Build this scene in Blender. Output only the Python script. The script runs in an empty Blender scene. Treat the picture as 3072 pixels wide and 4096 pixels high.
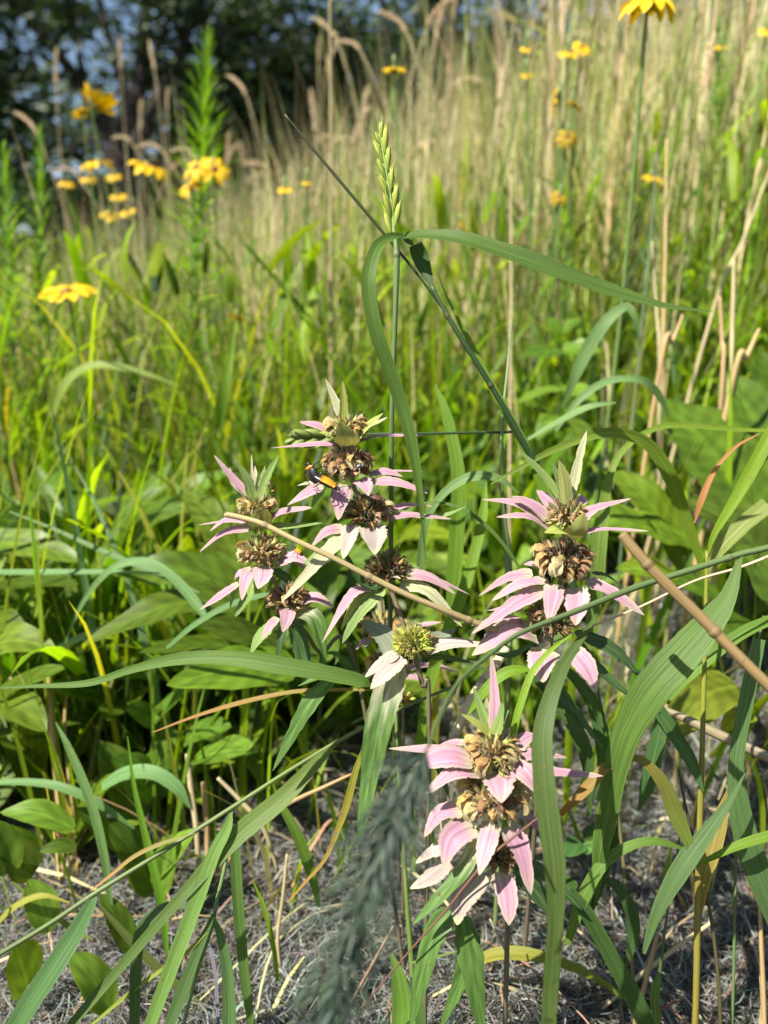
import bpy, math, random
import numpy as np
from mathutils import Vector, Matrix
random.seed(7); RNG = np.random.default_rng(11)
R = math.radians
C = bpy.context.scene.collection
scn = bpy.context.scene

# ------------------------------------------------------------------ camera, sky, sun, exposure
F = 2900.0                       # focal length in pixels of the 3072x4096 photograph
PITCH = R(16); CH = 0.42
CAM = Vector((0, 0, CH))
FWD = Vector((0, math.cos(PITCH), -math.sin(PITCH))); UP = Vector((0, math.sin(PITCH), math.cos(PITCH))); RT = Vector((1, 0, 0))
cd = bpy.data.cameras.new('camera'); cam = bpy.data.objects.new('camera', cd); C.objects.link(cam)
cam.location = CAM; cam.rotation_euler = (R(90) - PITCH, 0, 0)
cd.sensor_fit = 'VERTICAL'; cd.sensor_height = 36; cd.sensor_width = 27; cd.lens = F / 4096 * 36
cd.clip_start = 0.01; cd.clip_end = 1000
cd.dof.use_dof = True; cd.dof.focus_distance = 0.352; cd.dof.aperture_fstop = cd.lens / 4.2
scn.camera = cam
SUN = Vector((-0.46, -0.36, 0.81)).normalized()
w = bpy.data.worlds.new('World'); scn.world = w; w.use_nodes = True
nt = w.node_tree; bgn = nt.nodes['Background']; sky = nt.nodes.new('ShaderNodeTexSky')
sky.sky_type = 'NISHITA'; sky.sun_disc = False
sky.sun_elevation = math.asin(SUN.z); sky.sun_rotation = math.atan2(SUN.x, SUN.y)
nt.links.new(sky.outputs[0], bgn.inputs[0]); bgn.inputs[1].default_value = 0.068
sl = bpy.data.lights.new('sun', 'SUN'); sl.energy = 5.0; sl.angle = R(0.53); sl.color = (1, 0.95, 0.86)
so = bpy.data.objects.new('sun', sl); C.objects.link(so); so.rotation_euler = SUN.to_track_quat('Z', 'Y').to_euler(); so.location = (0, 0, 8)
scn.view_settings.view_transform = 'Standard'; scn.view_settings.look = 'None'; scn.view_settings.gamma = 1
scn.view_settings.exposure = 1.48
scn.cycles.use_denoising = True
scn.cycles.max_bounces = 6; scn.cycles.transparent_max_bounces = 4
scn.cycles.sample_clamp_indirect = 4

# ------------------------------------------------------------------ helpers
def P(x, y, d):
    return CAM + d * (FWD + (x - 1536) / F * RT - (y - 2048) / F * UP)
SC = 3072 / 1659.0
def Q(x, y, d): return P(x * SC, y * SC, d)
def gz(x, y):
    s = 1.1 * x + 0.62 * y - 0.62
    s = np.where(s > 0, s, 0) if isinstance(s, np.ndarray) else max(s, 0)
    b = 0.012 * np.sin(x * 9 + 1.3) * np.sin(y * 7.3) + 0.006 * np.sin(x * 23) * np.sin(y * 19 + 2)
    return 1.9 * np.tanh(0.27 * s / 1.9) + b

def mesh(name, v, f, col=None, luv=None, mat=None, smooth=True):
    me = bpy.data.meshes.new(name)
    v = np.asarray(v, np.float32)
    if isinstance(f, np.ndarray):
        k = f.shape[1]
        me.vertices.add(len(v)); me.vertices.foreach_set('co', v.ravel())
        me.loops.add(f.size); me.loops.foreach_set('vertex_index', f.ravel().astype(np.int32))
        me.polygons.add(len(f)); me.polygons.foreach_set('loop_start', np.arange(0, f.size, k, dtype=np.int32))
        me.update(calc_edges=True)
    else:
        me.from_pydata(v.tolist(), [], f)
    if smooth: me.polygons.foreach_set('use_smooth', np.ones(len(me.polygons), bool))
    if col is not None:
        a = me.attributes.new('tint', 'FLOAT_COLOR', 'POINT')
        c = np.ones((len(v), 4), np.float32); c[:, :3] = np.asarray(col, np.float32); a.data.foreach_set('color', c.ravel())
    if luv is not None:
        a = me.attributes.new('luv', 'FLOAT_VECTOR', 'POINT'); a.data.foreach_set('vector', np.asarray(luv, np.float32).ravel())
    if mat: me.materials.append(mat)
    me.update()
    return me
def put(name, me, parent=None):
    o = bpy.data.objects.new(name, me); C.objects.link(o)
    if parent is not None:
        o.parent = parent
        if parent.type == 'EMPTY': o.matrix_parent_inverse = Matrix.Translation(-parent.location)
    return o
def tag(o, label=None, cat=None, group=None, kind=None):
    if label: o['label'] = label
    if cat: o['category'] = cat
    if group: o['group'] = group
    if kind: o['kind'] = kind
    return o
def empty(name, loc, label, cat, group=None):
    o = bpy.data.objects.new(name, None); C.objects.link(o); o.location = loc; o.empty_display_size = 0.02
    return tag(o, label, cat, group)

class MB:                                     # collects shapes that belong to ONE mesh
    def __init__(s): s.v = []; s.f = []; s.c = []; s.l = []
    def add(s, v, f, c, l=None):
        n = len(s.v); s.v += [tuple(p) for p in v]; s.f += [tuple(i + n for i in q) for q in f]
        s.c += (c if isinstance(c, list) else [c] * len(v)); s.l += (l or [(0.5, 0.5, 0)] * len(v))
    def build(s, name, mat, parent=None, smooth=True):
        return put(name, mesh(name, s.v, s.f, s.c, s.l, mat, smooth), parent)

def spline(pts, n):                            # Catmull-Rom through arrays of any dimension
    p = np.asarray(pts, float); m = len(p)
    if m == 2: 
        t = np.linspace(0, 1, n)[:, None]; return p[0] * (1 - t) + p[1] * t
    q = np.vstack([2 * p[0] - p[1], p, 2 * p[-1] - p[-2]]); out = []
    for u in np.linspace(0, m - 1, n):
        i = min(int(u), m - 2); t = u - i; a, b, c, d = q[i:i + 4]
        out.append(0.5 * (2 * b + (c - a) * t + (2 * a - 5 * b + 4 * c - d) * t * t + (3 * b - a - 3 * c + d) * t ** 3))
    return np.array(out)
def nrm(a): return a / np.maximum(np.linalg.norm(a, axis=-1, keepdims=True), 1e-9)
def mixc(a, b, t): return tuple(a[i] * (1 - t) + b[i] * t for i in range(3))
def jit(c, s=0.12):
    k = 1 + random.uniform(-s, s); return tuple(max(0, x * k * (1 + random.uniform(-s, s) * 0.5)) for x in c)

def tube(mb, pts, radii, col, sides=7, n=None, cap=True, node=None):
    pts = np.array([list(p) for p in pts], float); n = n or max(6, 5 * len(pts))
    pr = spline(np.hstack([pts, np.asarray(radii, float)[:, None]]), n); p, r = pr[:, :3], np.maximum(pr[:, 3], 1e-5)
    t = nrm(np.gradient(p, axis=0)); ref = np.array([0.3, 0.9, 0.31]); v = []; cs = []; l = []; rnd = random.random()
    L = np.concatenate([[0], np.cumsum(np.linalg.norm(np.diff(p, axis=0), axis=1))])
    a = nrm(np.cross(t[0], ref)[None])[0]
    for i in range(n):
        a = a - t[i] * np.dot(a, t[i]); a /= np.linalg.norm(a) + 1e-9; b = np.cross(t[i], a)
        for k in range(sides):
            th = 2 * math.pi * k / sides; v.append(p[i] + r[i] * (math.cos(th) * a + math.sin(th) * b))
            cs.append(col(i / (n - 1)) if callable(col) else col); l.append((abs(2 * k / sides - 1), L[i], rnd))
    f = []
    for i in range(n - 1):
        for k in range(sides):
            k2 = (k + 1) % sides; f.append((i * sides + k, i * sides + k2, (i + 1) * sides + k2, (i + 1) * sides + k))
    if cap: f.append(tuple(range(sides - 1, -1, -1))); f.append(tuple(range((n - 1) * sides, n * sides)))
    mb.add(v, f, cs, l)

def ribbon(mb, pts, widths, col, normal=None, side=None, k=0.8, fold=0.25, n=None, nc=5, edge=None, wave=0.0, prof=None, ser=.018):
    """leaf blade: centre line pts, full widths (metres), normal(i,t,p)->vector or fixed side vector"""
    pts = np.array([list(p) for p in pts], float); n = n or max(8, 6 * len(pts))
    pw = spline(np.hstack([pts, np.asarray(widths, float)[:, None]]), n); p, wd = pw[:, :3], np.maximum(pw[:, 3], 1e-5)
    if prof is not None: wd = wd * np.array([prof(i / (n - 1)) for i in range(n)])
    wd = wd * (1 + 0.05 * np.sin(np.linspace(0, 9, n) + random.random() * 6) + RNG.normal(0, ser, n))
    t = nrm(np.gradient(p, axis=0)); rnd = random.random(); v = []; cs = []; l = []
    L = np.concatenate([[0], np.cumsum(np.linalg.norm(np.diff(p, axis=0), axis=1))]); last = None
    ph = random.random() * 6
    for i in range(n):
        if side is not None:
            s = np.array(side(i / (n - 1)) if callable(side) else side, float)
        else:
            toc = np.array(CAM) - p[i]; toc /= np.linalg.norm(toc)
            nn = np.array(normal, float) if normal is not None else toc + k * np.array([0, 0, 1.0])
            s = np.cross(nn, t[i])
            vis = 1.0
        s = s - t[i] * np.dot(s, t[i]); m = np.linalg.norm(s)
        s = s / m if m > 1e-6 else (last if last is not None else np.array([1.0, 0, 0]))
        if last is not None and np.dot(s, last) < 0: s = -s
        last = s; nv = np.cross(t[i], s)
        comp = 1.0
        if side is None:
            toc = np.array(CAM) - p[i]; toc /= np.linalg.norm(toc); view = toc - t[i] * np.dot(toc, t[i]); view /= np.linalg.norm(view) + 1e-9
            comp = 1 / max(0.45, abs(np.dot(nv, view)))
        for j in range(nc):
            u = 2 * j / (nc - 1) - 1
            ripple = wave * wd[i] * math.sin(ph + L[i] * 140 + u * 1.2) * abs(u)
            v.append(p[i] + s * (u * wd[i] * comp * 0.5) + nv * (fold * wd[i] * 0.5 * abs(u) ** 1.4 + ripple))
            c = col(i / (n - 1), u) if callable(col) else col
            cs.append(c); l.append(((u + 1) / 2, L[i], rnd))
    f = [(i * nc + j, (i + 1) * nc + j, (i + 1) * nc + j + 1, i * nc + j + 1) for i in range(n - 1) for j in range(nc - 1)]
    mb.add(v, f, cs, l)

def blob(mb, c, axes, col, seg=8, rings=5, bump=0.0):
    """closed ellipsoid; axes = three vectors"""
    c = np.array(list(c), float); a, b, d = [np.array(list(x), float) for x in axes]; v = []; cs = []
    for i in range(rings + 1):
        th = math.pi * i / rings
        for k in range(seg):
            ph = 2 * math.pi * k / seg; q = 1 + random.uniform(-bump, bump)
            v.append(c + q * (math.sin(th) * (math.cos(ph) * a + math.sin(ph) * b) + math.cos(th) * d))
            cs.append(col(i / rings) if callable(col) else col)
    f = [(i * seg + k, (i + 1) * seg + k, (i + 1) * seg + (k + 1) % seg, i * seg + (k + 1) % seg) for i in range(rings) for k in range(seg)]
    mb.add(v, f, cs)

# ------------------------------------------------------------------ materials
def leaf_material(name, rough=0.5, transl=0.38, streak=14.0, amp=0.3, spots=0.0, spot_col=(0.12, 0.06, 0.02), warm=(1.35, 1.3, 0.55), vein=0.12, back=None, waves=(0, 0, 0), spec=0.35, sharp=900.0):
    m = bpy.data.materials.new(name); m.use_nodes = True; t = m.node_tree; N = t.nodes; Lk = t.links.new
    for x in list(N): N.remove(x)
    out = N.new('ShaderNodeOutputMaterial'); pr = N.new('ShaderNodeBsdfPrincipled'); tr = N.new('ShaderNodeBsdfTranslucent'); mx = N.new('ShaderNodeMixShader')
    at = N.new('ShaderNodeAttribute'); at.attribute_name = 'tint'; lu = N.new('ShaderNodeAttribute'); lu.attribute_name = 'luv'
    mp = N.new('ShaderNodeVectorMath'); mp.operation = 'MULTIPLY'; mp.inputs[1].default_value = (streak, 22, 37)
    nz = N.new('ShaderNodeTexNoise'); nz.inputs['Scale'].default_value = 1; nz.inputs['Detail'].default_value = 3
    Lk(lu.outputs['Vector'], mp.inputs[0]); Lk(mp.outputs[0], nz.inputs['Vector'])
    mr = N.new('ShaderNodeMapRange'); mr.inputs[1].default_value = 0.3; mr.inputs[2].default_value = 0.7; mr.inputs[3].default_value = 1 - amp; mr.inputs[4].default_value = 1 + amp
    Lk(nz.outputs['Fac'], mr.inputs[0])
    sx = N.new('ShaderNodeSeparateXYZ'); Lk(lu.outputs['Vector'], sx.inputs[0])
    ab = N.new('ShaderNodeMath'); ab.operation = 'COMPARE'; ab.inputs[1].default_value = 0.5; ab.inputs[2].default_value = 0.045; Lk(sx.outputs[0], ab.inputs[0])
    vm = N.new('ShaderNodeMath'); vm.operation = 'MULTIPLY_ADD'; vm.inputs[1].default_value = vein; Lk(ab.outputs[0], vm.inputs[0]); Lk(mr.outputs[0], vm.inputs[2])
    sc = N.new('ShaderNodeVectorMath'); sc.operation = 'SCALE'; Lk(vm.outputs[0], sc.inputs['Scale'])
    if waves[2]:
        d1 = N.new('ShaderNodeMath'); d1.operation = 'SUBTRACT'; d1.inputs[1].default_value = 0.5; Lk(sx.outputs[0], d1.inputs[0])
        d2 = N.new('ShaderNodeMath'); d2.operation = 'ABSOLUTE'; Lk(d1.outputs[0], d2.inputs[0])
        d3 = N.new('ShaderNodeMath'); d3.operation = 'MULTIPLY'; d3.inputs[1].default_value = waves[1]; Lk(sx.outputs[1], d3.inputs[0])
        d4 = N.new('ShaderNodeMath'); d4.operation = 'MULTIPLY_ADD'; d4.inputs[1].default_value = -waves[0]; Lk(d2.outputs[0], d4.inputs[0]); Lk(d3.outputs[0], d4.inputs[2])
        d5 = N.new('ShaderNodeMath'); d5.operation = 'SINE'; Lk(d4.outputs[0], d5.inputs[0])
        d6 = N.new('ShaderNodeMath'); d6.operation = 'MULTIPLY_ADD'; d6.inputs[1].default_value = waves[2]; Lk(d5.outputs[0], d6.inputs[0]); Lk(vm.outputs[0], d6.inputs[2])
        for l in list(t.links):
            if l.to_node == sc: t.links.remove(l)
        Lk(d6.outputs[0], sc.inputs['Scale'])
    src = at.outputs['Color']
    if back is not None:
        g = N.new('ShaderNodeNewGeometry'); bm = N.new('ShaderNodeMix'); bm.data_type = 'RGBA'; bm.blend_type = 'MIX'
        fm = N.new('ShaderNodeMath'); fm.operation = 'MULTIPLY'; fm.inputs[1].default_value = 0.8; Lk(g.outputs['Backfacing'], fm.inputs[0])
        Lk(fm.outputs[0], bm.inputs[0]); Lk(src, bm.inputs[6]); bm.inputs[7].default_value = (*back, 1); src = bm.outputs[2]
    Lk(src, sc.inputs[0]); cur = sc.outputs[0]
    if spots > 0:
        ns = N.new('ShaderNodeTexNoise'); ns.inputs['Scale'].default_value = sharp; ns.inputs['Detail'].default_value = 1
        tc = N.new('ShaderNodeTexCoord'); Lk(tc.outputs['Object'], ns.inputs['Vector'])
        ms = N.new('ShaderNodeMapRange'); ms.inputs[1].default_value = 0.72 - 0.1 * spots; ms.inputs[2].default_value = 0.78 - 0.1 * spots; Lk(ns.outputs['Fac'], ms.inputs[0])
        mm = N.new('ShaderNodeMix'); mm.data_type = 'RGBA'; Lk(ms.outputs[0], mm.inputs[0]); Lk(cur, mm.inputs[6]); mm.inputs[7].default_value = (*spot_col, 1); cur = mm.outputs[2]
    Lk(cur, pr.inputs['Base Color']); pr.inputs['Roughness'].default_value = rough; pr.inputs['Specular IOR Level'].default_value = spec
    tm = N.new('ShaderNodeVectorMath'); tm.operation = 'MULTIPLY'; tm.inputs[1].default_value = warm; Lk(cur, tm.inputs[0]); Lk(tm.outputs[0], tr.inputs['Color'])
    bp = N.new('ShaderNodeBump'); bp.inputs['Strength'].default_value = 0.25; bp.inputs['Distance'].default_value = 0.0006; Lk(nz.outputs['Fac'], bp.inputs['Height']); Lk(bp.outputs[0], pr.inputs['Normal'])
    mx.inputs[0].default_value = transl; Lk(pr.outputs[0], mx.inputs[1]); Lk(tr.outputs[0], mx.inputs[2]); Lk(mx.outputs[0], out.inputs[0])
    return m
M_blade = leaf_material('grass_blade_leaf', 0.55, 0.42, 24, 0.34, waves=(70, 0, 0.06), warm=(1.7, 1.55, 0.4), spots=0.06, sharp=420, spot_col=(0.16, 0.12, 0.03), spec=0.22, vein=0.25)
M_leaf = leaf_material('broad_leaf', 0.42, 0.42, 6, 0.28, spec=0.22, waves=(14, 420, 0.13), spots=0.15, sharp=330, spot_col=(0.10, 0.09, 0.02), vein=0.3, warm=(1.6, 1.5, 0.4))
M_meadow = leaf_material('meadow_blade', 0.5, 0.54, 6, 0.3, spec=0.25, warm=(1.95, 1.8, 0.4))
M_straw = leaf_material('dry_straw', 0.6, 0.25, 10, 0.32, spots=0.25, sharp=500, spot_col=(0.13, 0.08, 0.04), warm=(1.1, 1, 0.8), vein=0)
M_bract = leaf_material('pink_bract', 0.6, 0.3, 11, 0.22, waves=(28, 40, 0.07), spots=0.28, sharp=620, spot_col=(0.33, 0.2, 0.22), warm=(1.15, 1.0, 0.75), back=(0.27, 0.28, 0.085), vein=-0.16, spec=0.2)
M_calyx = leaf_material('calyx_tubes', 0.75, 0.15, 9, 0.35, spots=0.5, sharp=1500, spot_col=(0.05, 0.03, 0.015), vein=0, spec=0.15)
M_dried = leaf_material('dried_corolla', 0.8, 0.42, 10, 0.3, spots=0.8, sharp=1500, spot_col=(0.16, 0.07, 0.03), warm=(1.2, 1.05, 0.7), vein=0, spec=0.15)
M_stem = leaf_material('green_stem', 0.5, 0.1, 8, 0.25, vein=0)
M_petal = leaf_material('yellow_petal', 0.6, 0.25, 9, 0.15, warm=(1.1, 0.95, 0.5), vein=0)
M_bark = leaf_material('bark', 0.9, 0.0, 30, 0.4, vein=0, spec=0.1)
M_crown = leaf_material('tree_leaf', 0.55, 0.25, 4, 0.3, warm=(1.3, 1.3, 0.5))
M_shell = leaf_material('insect_shell', 0.3, 0.0, 4, 0.15, vein=0, spec=0.5)
M_litter = leaf_material('dead_grass_strand', 0.8, 0.1, 6, 0.3, vein=0, warm=(1, 1, 0.9), spec=0.1)

def ground_material():
    m = bpy.data.materials.new('soil'); m.use_nodes = True; t = m.node_tree; N = t.nodes; Lk = t.links.new; pr = N['Principled BSDF']
    tc = N.new('ShaderNodeTexCoord'); a = N.new('ShaderNodeTexNoise'); a.inputs['Scale'].default_value = 60; a.inputs['Detail'].default_value = 8; a.inputs['Roughness'].default_value = 0.7
    Lk(tc.outputs['Object'], a.inputs['Vector']); cr = N.new('ShaderNodeValToRGB'); e = cr.color_ramp
    e.elements[0].position = 0.32; e.elements[0].color = (0.022, 0.017, 0.012, 1); e.elements[1].position = 0.7; e.elements[1].color = (0.11, 0.095, 0.075, 1)
    Lk(a.outputs['Fac'], cr.inputs[0]); Lk(cr.outputs[0], pr.inputs['Base Color']); pr.inputs['Roughness'].default_value = 0.95
    b = N.new('ShaderNodeBump'); b.inputs['Distance'].default_value = 0.01; Lk(a.outputs['Fac'], b.inputs['Height']); Lk(b.outputs[0], pr.inputs['Normal'])
    return m

# colours (linear base colours)
G_BLUE = (0.072, 0.135, 0.024); G_MID = (0.095, 0.175, 0.010); G_BRIGHT = (0.175, 0.265, 0.010); G_DARK = (0.035, 0.075, 0.025); G_TEAL = (0.12, 0.2, 0.085)
STRAW = (0.44, 0.36, 0.2); TAN = (0.42, 0.29, 0.13); BROWN = (0.24, 0.10, 0.035); GREY = (0.15, 0.152, 0.138); G_YEL = (0.23, 0.25, 0.03)

# ------------------------------------------------------------------ ground
def ground():
    g = np.concatenate([np.linspace(-2, 2, 121), 2 * 1.18 ** np.arange(1, 28)]); g = np.concatenate([-g[121:][::-1], g])
    X, Y = np.meshgrid(g, g + 0.8, indexing='ij'); n = len(g)
    V = np.stack([X, Y, gz(X, Y)], -1).reshape(-1, 3)
    i, j = np.meshgrid(np.arange(n - 1), np.arange(n - 1), indexing='ij'); a = (i * n + j).ravel()
    Fc = np.stack([a, a + n, a + n + 1, a + 1], 1)
    tag(put('ground', mesh('ground', V, Fc, mat=ground_material())), 'brown soil of the meadow slope under the plants', kind='structure')
ground()

# ------------------------------------------------------------------ masses nobody could count (vectorised blades)
def blades(x, y, h, wd, az, lean, curl, col, nseg=6, z0=None, twist=0.6):
    N = len(x); t = np.linspace(0, 1, nseg + 1)[None, :]
    ang = lean[:, None] + curl[:, None] * t ** 1.6                       # angle from the vertical along the blade
    ds = h[:, None] / nseg
    r = np.cumsum(np.sin(ang) * ds, 1) - np.sin(ang) * ds; zz = np.cumsum(np.cos(ang) * ds, 1) - np.cos(ang) * ds
    cx = x[:, None] + np.cos(az)[:, None] * r; cy = y[:, None] + np.sin(az)[:, None] * r
    base = (gz(x, y) if z0 is None else z0)[:, None]; cz = np.maximum(base + zz, base - 0.005)
    c = np.stack([cx, cy, cz], -1)
    tw = az + math.pi / 2 + RNG.normal(0, twist, N); s = np.stack([np.cos(tw), np.sin(tw), np.zeros(N)], -1)[:, None, :]
    prof = np.minimum(1, 0.55 + 1.6 * t) * (1 - t ** 2.2) ** 0.8 + 0.02
    wv = (wd[:, None] * prof)[..., None] * 0.5
    up = np.array([0, 0, 1.0]); bend = 0.35 * wv
    V = np.stack([c - s * wv, c + up * 0 - bend * np.stack([np.cos(az), np.sin(az), 0 * az], -1)[:, None, :], c + s * wv], 2)   # N, nseg+1, 3, 3
    vid = np.arange(N * (nseg + 1) * 3).reshape(N, nseg + 1, 3)
    q = np.stack([vid[:, :-1, :-1], vid[:, 1:, :-1], vid[:, 1:, 1:], vid[:, :-1, 1:]], -1).reshape(-1, 4)
    cc = np.broadcast_to(col[:, None, None, :], (N, nseg + 1, 3, 3)).reshape(-1, 3)
    lu = np.zeros((N, nseg + 1, 3, 3)); lu[..., 0] = np.array([0, 0.5, 1]); lu[..., 1] = t[..., None] * h[:, None, None]; lu[..., 2] = RNG.random(N)[:, None, None]
    return V.reshape(-1, 3), q, cc, lu.reshape(-1, 3)
def pal(N, cols, p, j=0.25):
    c = np.array(cols)[RNG.choice(len(cols), N, p=p)]; return np.clip(c * (1 + RNG.normal(0, j, (N, 1))) * (1 + RNG.normal(0, j * 0.3, (N, 3))), 0.008, 0.8)
def area(N, y0, y1, power=1.0, mx=0.5):
    y = y0 + (y1 - y0) * RNG.random(N) ** power; x = (RNG.random(N) * 2 - 1) * (y * 0.56 + mx); return x, y
def patchy(x, y):
    return 0.5 + 0.5 * np.sin(x * 5.1 + 1.7 * np.sin(y * 3.3)) * np.sin(y * 4.7 + 1.3 * np.sin(x * 4.1))
def bare(x, y):                                    # the open patch of dead litter in front
    return np.where(x > -0.09, y < 0.92 - 0.25 * np.clip(0.25 - x, 0, 1) - 0.1 * np.sin(x * 9), y < 0.46 + 0.04 * np.sin(x * 11))
def stuff(name, parts, mat, label):
    V, Q4, Cc, L = [], [], [], []; n = 0
    for v, q, c, l in parts: V.append(v); Q4.append(q + n); Cc.append(c); L.append(l); n += len(v)
    return tag(put(name, mesh(name, np.concatenate(V), np.concatenate(Q4), np.concatenate(Cc), np.concatenate(L), mat)), label, kind='stuff')

def meadow():
    parts = []
    # lush green blades, 0.6 m to 7 m
    for N, y0, y1, pw, h0, h1, w0, w1, kmin in ((5200, 0.46, 2.0, 0.85, 0.14, 0.40, 0.003, 0.009, 0), (3000, 0.46, 1.3, 0.8, 0.10, 0.28, 0.002, 0.006, 0), (9500, 0.95, 2.6, 0.9, 0.28, 0.60, 0.003, 0.008, 0), (16000, 1.6, 7.5, 0.9, 0.45, 0.88, 0.004, 0.011, 1)):
        x, y = area(N, y0, y1, pw); keep = (~bare(x, y) | (RNG.random(N) < .17)) & ((RNG.random(N) < 0.35 + 0.75 * patchy(x, y))); x, y = x[keep], y[keep]; n = len(x)
        h = h0 + (h1 - h0) * RNG.random(n) ** 1.2
        if kmin: h *= np.clip(0.9 + 0.30 * x / (0.3 + 0.4 * y), 0.6, 1.12)
        col = pal(n, [G_MID, G_BRIGHT, G_TEAL, G_YEL, G_DARK], [0.22, 0.20, 0.26, 0.24, 0.08] if kmin else [0.30, 0.38, 0.08, 0.18, 0.06])
        parts.append(blades(x, y, h, w0 + (w1 - w0) * RNG.random(n), RNG.random(n) * 6.283, np.abs(RNG.normal(0.1, 0.24, n)), np.abs(RNG.normal(0.55, 0.6, n)), col))
    stuff('meadow_grass', parts, M_meadow, 'lush green grass filling the meadow behind the flowers')
    # pale dry stems and blades, thicker with distance
    parts = []
    for N, y0, y1, pw, h0, h1, w0, w1 in ((1300, 0.85, 1.8, 0.9, 0.25, 0.6, 0.0015, 0.004), (7500, 1.3, 2.8, 0.9, 0.5, 0.98, 0.002, 0.0055), (7000, 2.2, 8.0, 0.9, 0.55, 1.08, 0.003, 0.008)):
        x, y = area(N, y0, y1, pw, 0.4); keep = (~bare(x, y)) & (RNG.random(N) < 0.25 + 0.8 * patchy(x * 0.6 + 3, y * 0.6)); x, y = x[keep], y[keep]; n = len(x)
        side = np.clip(0.93 + 0.30 * x / (0.3 + 0.4 * y), 0.60, 1.15)
        h = (h0 + (h1 - h0) * RNG.random(n)) * side
        col = pal(n, [(0.50, 0.42, 0.24), (0.40, 0.27, 0.13), (0.36, 0.35, 0.13), (0.22, 0.28, 0.06)], [0.40, 0.12, 0.24, 0.24], 0.2)
        parts.append(blades(x, y, h, w0 + (w1 - w0) * RNG.random(n), RNG.random(n) * 6.283, np.abs(RNG.normal(0.05, 0.13, n)), np.abs(RNG.normal(0.12, 0.32, n)), col))
    stuff('dry_grass', parts, M_straw, 'pale dry grass standing among the green across the slope')
    # low leafy ground cover : short broad blades in rosettes
    parts = []
    for N, y0, y1, h0, h1, w0, w1 in ((3400, 0.52, 1.9, 0.05, 0.17, 0.012, 0.036), (4000, 0.95, 2.3, 0.05, 0.14, 0.008, 0.02), (2200, 2.0, 6.0, 0.08, 0.2, 0.02, 0.04)):
        x, y = area(N, y0, y1, 0.8); keep = ~bare(x, y); x, y = x[keep], y[keep]; n = len(x)
        z = gz(x, y) + RNG.random(n) ** (1 if y0 < .6 else 1.3) * (0.16 if y0 < .6 else 0.48)
        col = pal(n, [G_MID, G_BRIGHT, G_DARK], [0.45, 0.43, 0.12], 0.2)
        parts.append(blades(x, y, h0 + (h1 - h0) * RNG.random(n), w0 + (w1 - w0) * RNG.random(n), RNG.random(n) * 6.283, np.abs(RNG.normal(0.7, 0.4, n)), np.abs(RNG.normal(0.8, 0.5, n)), col, z0=z, twist=0.25))
    stuff('leafy_ground_cover', parts, M_meadow, 'low leafy green ground cover between the grass stems')
    # sparse seedlings and blades out of the litter
    parts = []
    N = 700; x, y = area(N, 0.40, 1.15, 1, 0.15); n = N
    parts.append(blades(x, y, 0.03 + 0.17 * RNG.random(n) ** 1.5, 0.0012 + 0.004 * RNG.random(n), RNG.random(n) * 6.283, RNG.normal(0.2, 0.25, n), np.abs(RNG.normal(0.5, 0.5, n)), pal(n, [G_MID, G_BRIGHT, STRAW], [0.4, 0.25, 0.35])))
    stuff('sprouting_grass', parts, M_meadow, 'short sparse grass sprouting out of the grey litter')
meadow()

def litter():
    parts = []
    for N, y0, y1, l0, l1, w0, w1, cols, p in (
        (72000, 0.28, 1.25, 0.012, 0.05, 0.0003, 0.0008, [GREY, (0.20, 0.205, 0.18), (0.05, 0.05, 0.04), (0.09, 0.078, 0.048)], [0.42, 0.22, 0.2, 0.16]),
        (1300, 0.28, 1.6, 0.04, 0.16, 0.0008, 0.0024, [(0.34, 0.27, 0.16), (0.25, 0.17, 0.09), GREY, (0.14, 0.10, 0.07)], [0.3, 0.25, 0.3, 0.15])):
        x, y = area(N, y0, y1, 1.0, 0.12); nseg = 5
        h = l0 + (l1 - l0) * RNG.random(N) ** 1.4; az = RNG.random(N) * 6.283; curv = RNG.normal(0, 2.2 if w1 < 0.001 else 0.5, N)
        t = np.linspace(0, 1, nseg + 1)[None]; a = az[:, None] + curv[:, None] * t; ds = h[:, None] / nseg
        cx = x[:, None] + np.cumsum(np.cos(a) * ds, 1); cy = y[:, None] + np.cumsum(np.sin(a) * ds, 1)
        lift = RNG.random(N)[:, None] ** 2 * 0.014 + 0.001; tilt = RNG.normal(0, 0.12, N)[:, None] * h[:, None] * (t - 0.3)
        cz = gz(cx, cy) + np.maximum(lift + tilt + 0.25 * h[:, None] * np.sin(math.pi * t) * RNG.random(N)[:, None], 0.0006)
        s = np.stack([-np.sin(a), np.cos(a), 0.5 * RNG.normal(0, 1, a.shape)], -1); wv = ((w0 + (w1 - w0) * RNG.random(N))[:, None] * (1 - 0.6 * t ** 2))[..., None] * 0.5
        c = np.stack([cx, cy, cz], -1); V = np.stack([c - s * wv, c + s * wv], 2)
        vid = np.arange(N * (nseg + 1) * 2).reshape(N, nseg + 1, 2)
        q = np.stack([vid[:, :-1, 0], vid[:, 1:, 0], vid[:, 1:, 1], vid[:, :-1, 1]], -1).reshape(-1, 4)
        col = np.broadcast_to(pal(N, cols, p, 0.3)[:, None, None], (N, nseg + 1, 2, 3)).reshape(-1, 3)
        lu = np.zeros((N, nseg + 1, 2, 3)); lu[..., 0] = (0, 1); lu[..., 2] = RNG.random(N)[:, None, None]
        parts.append((V.reshape(-1, 3), q, col, lu.reshape(-1, 3)))
    stuff('dead_grass_litter', parts, M_litter, 'grey matted dead grass litter covering the soil')
litter()

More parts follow.
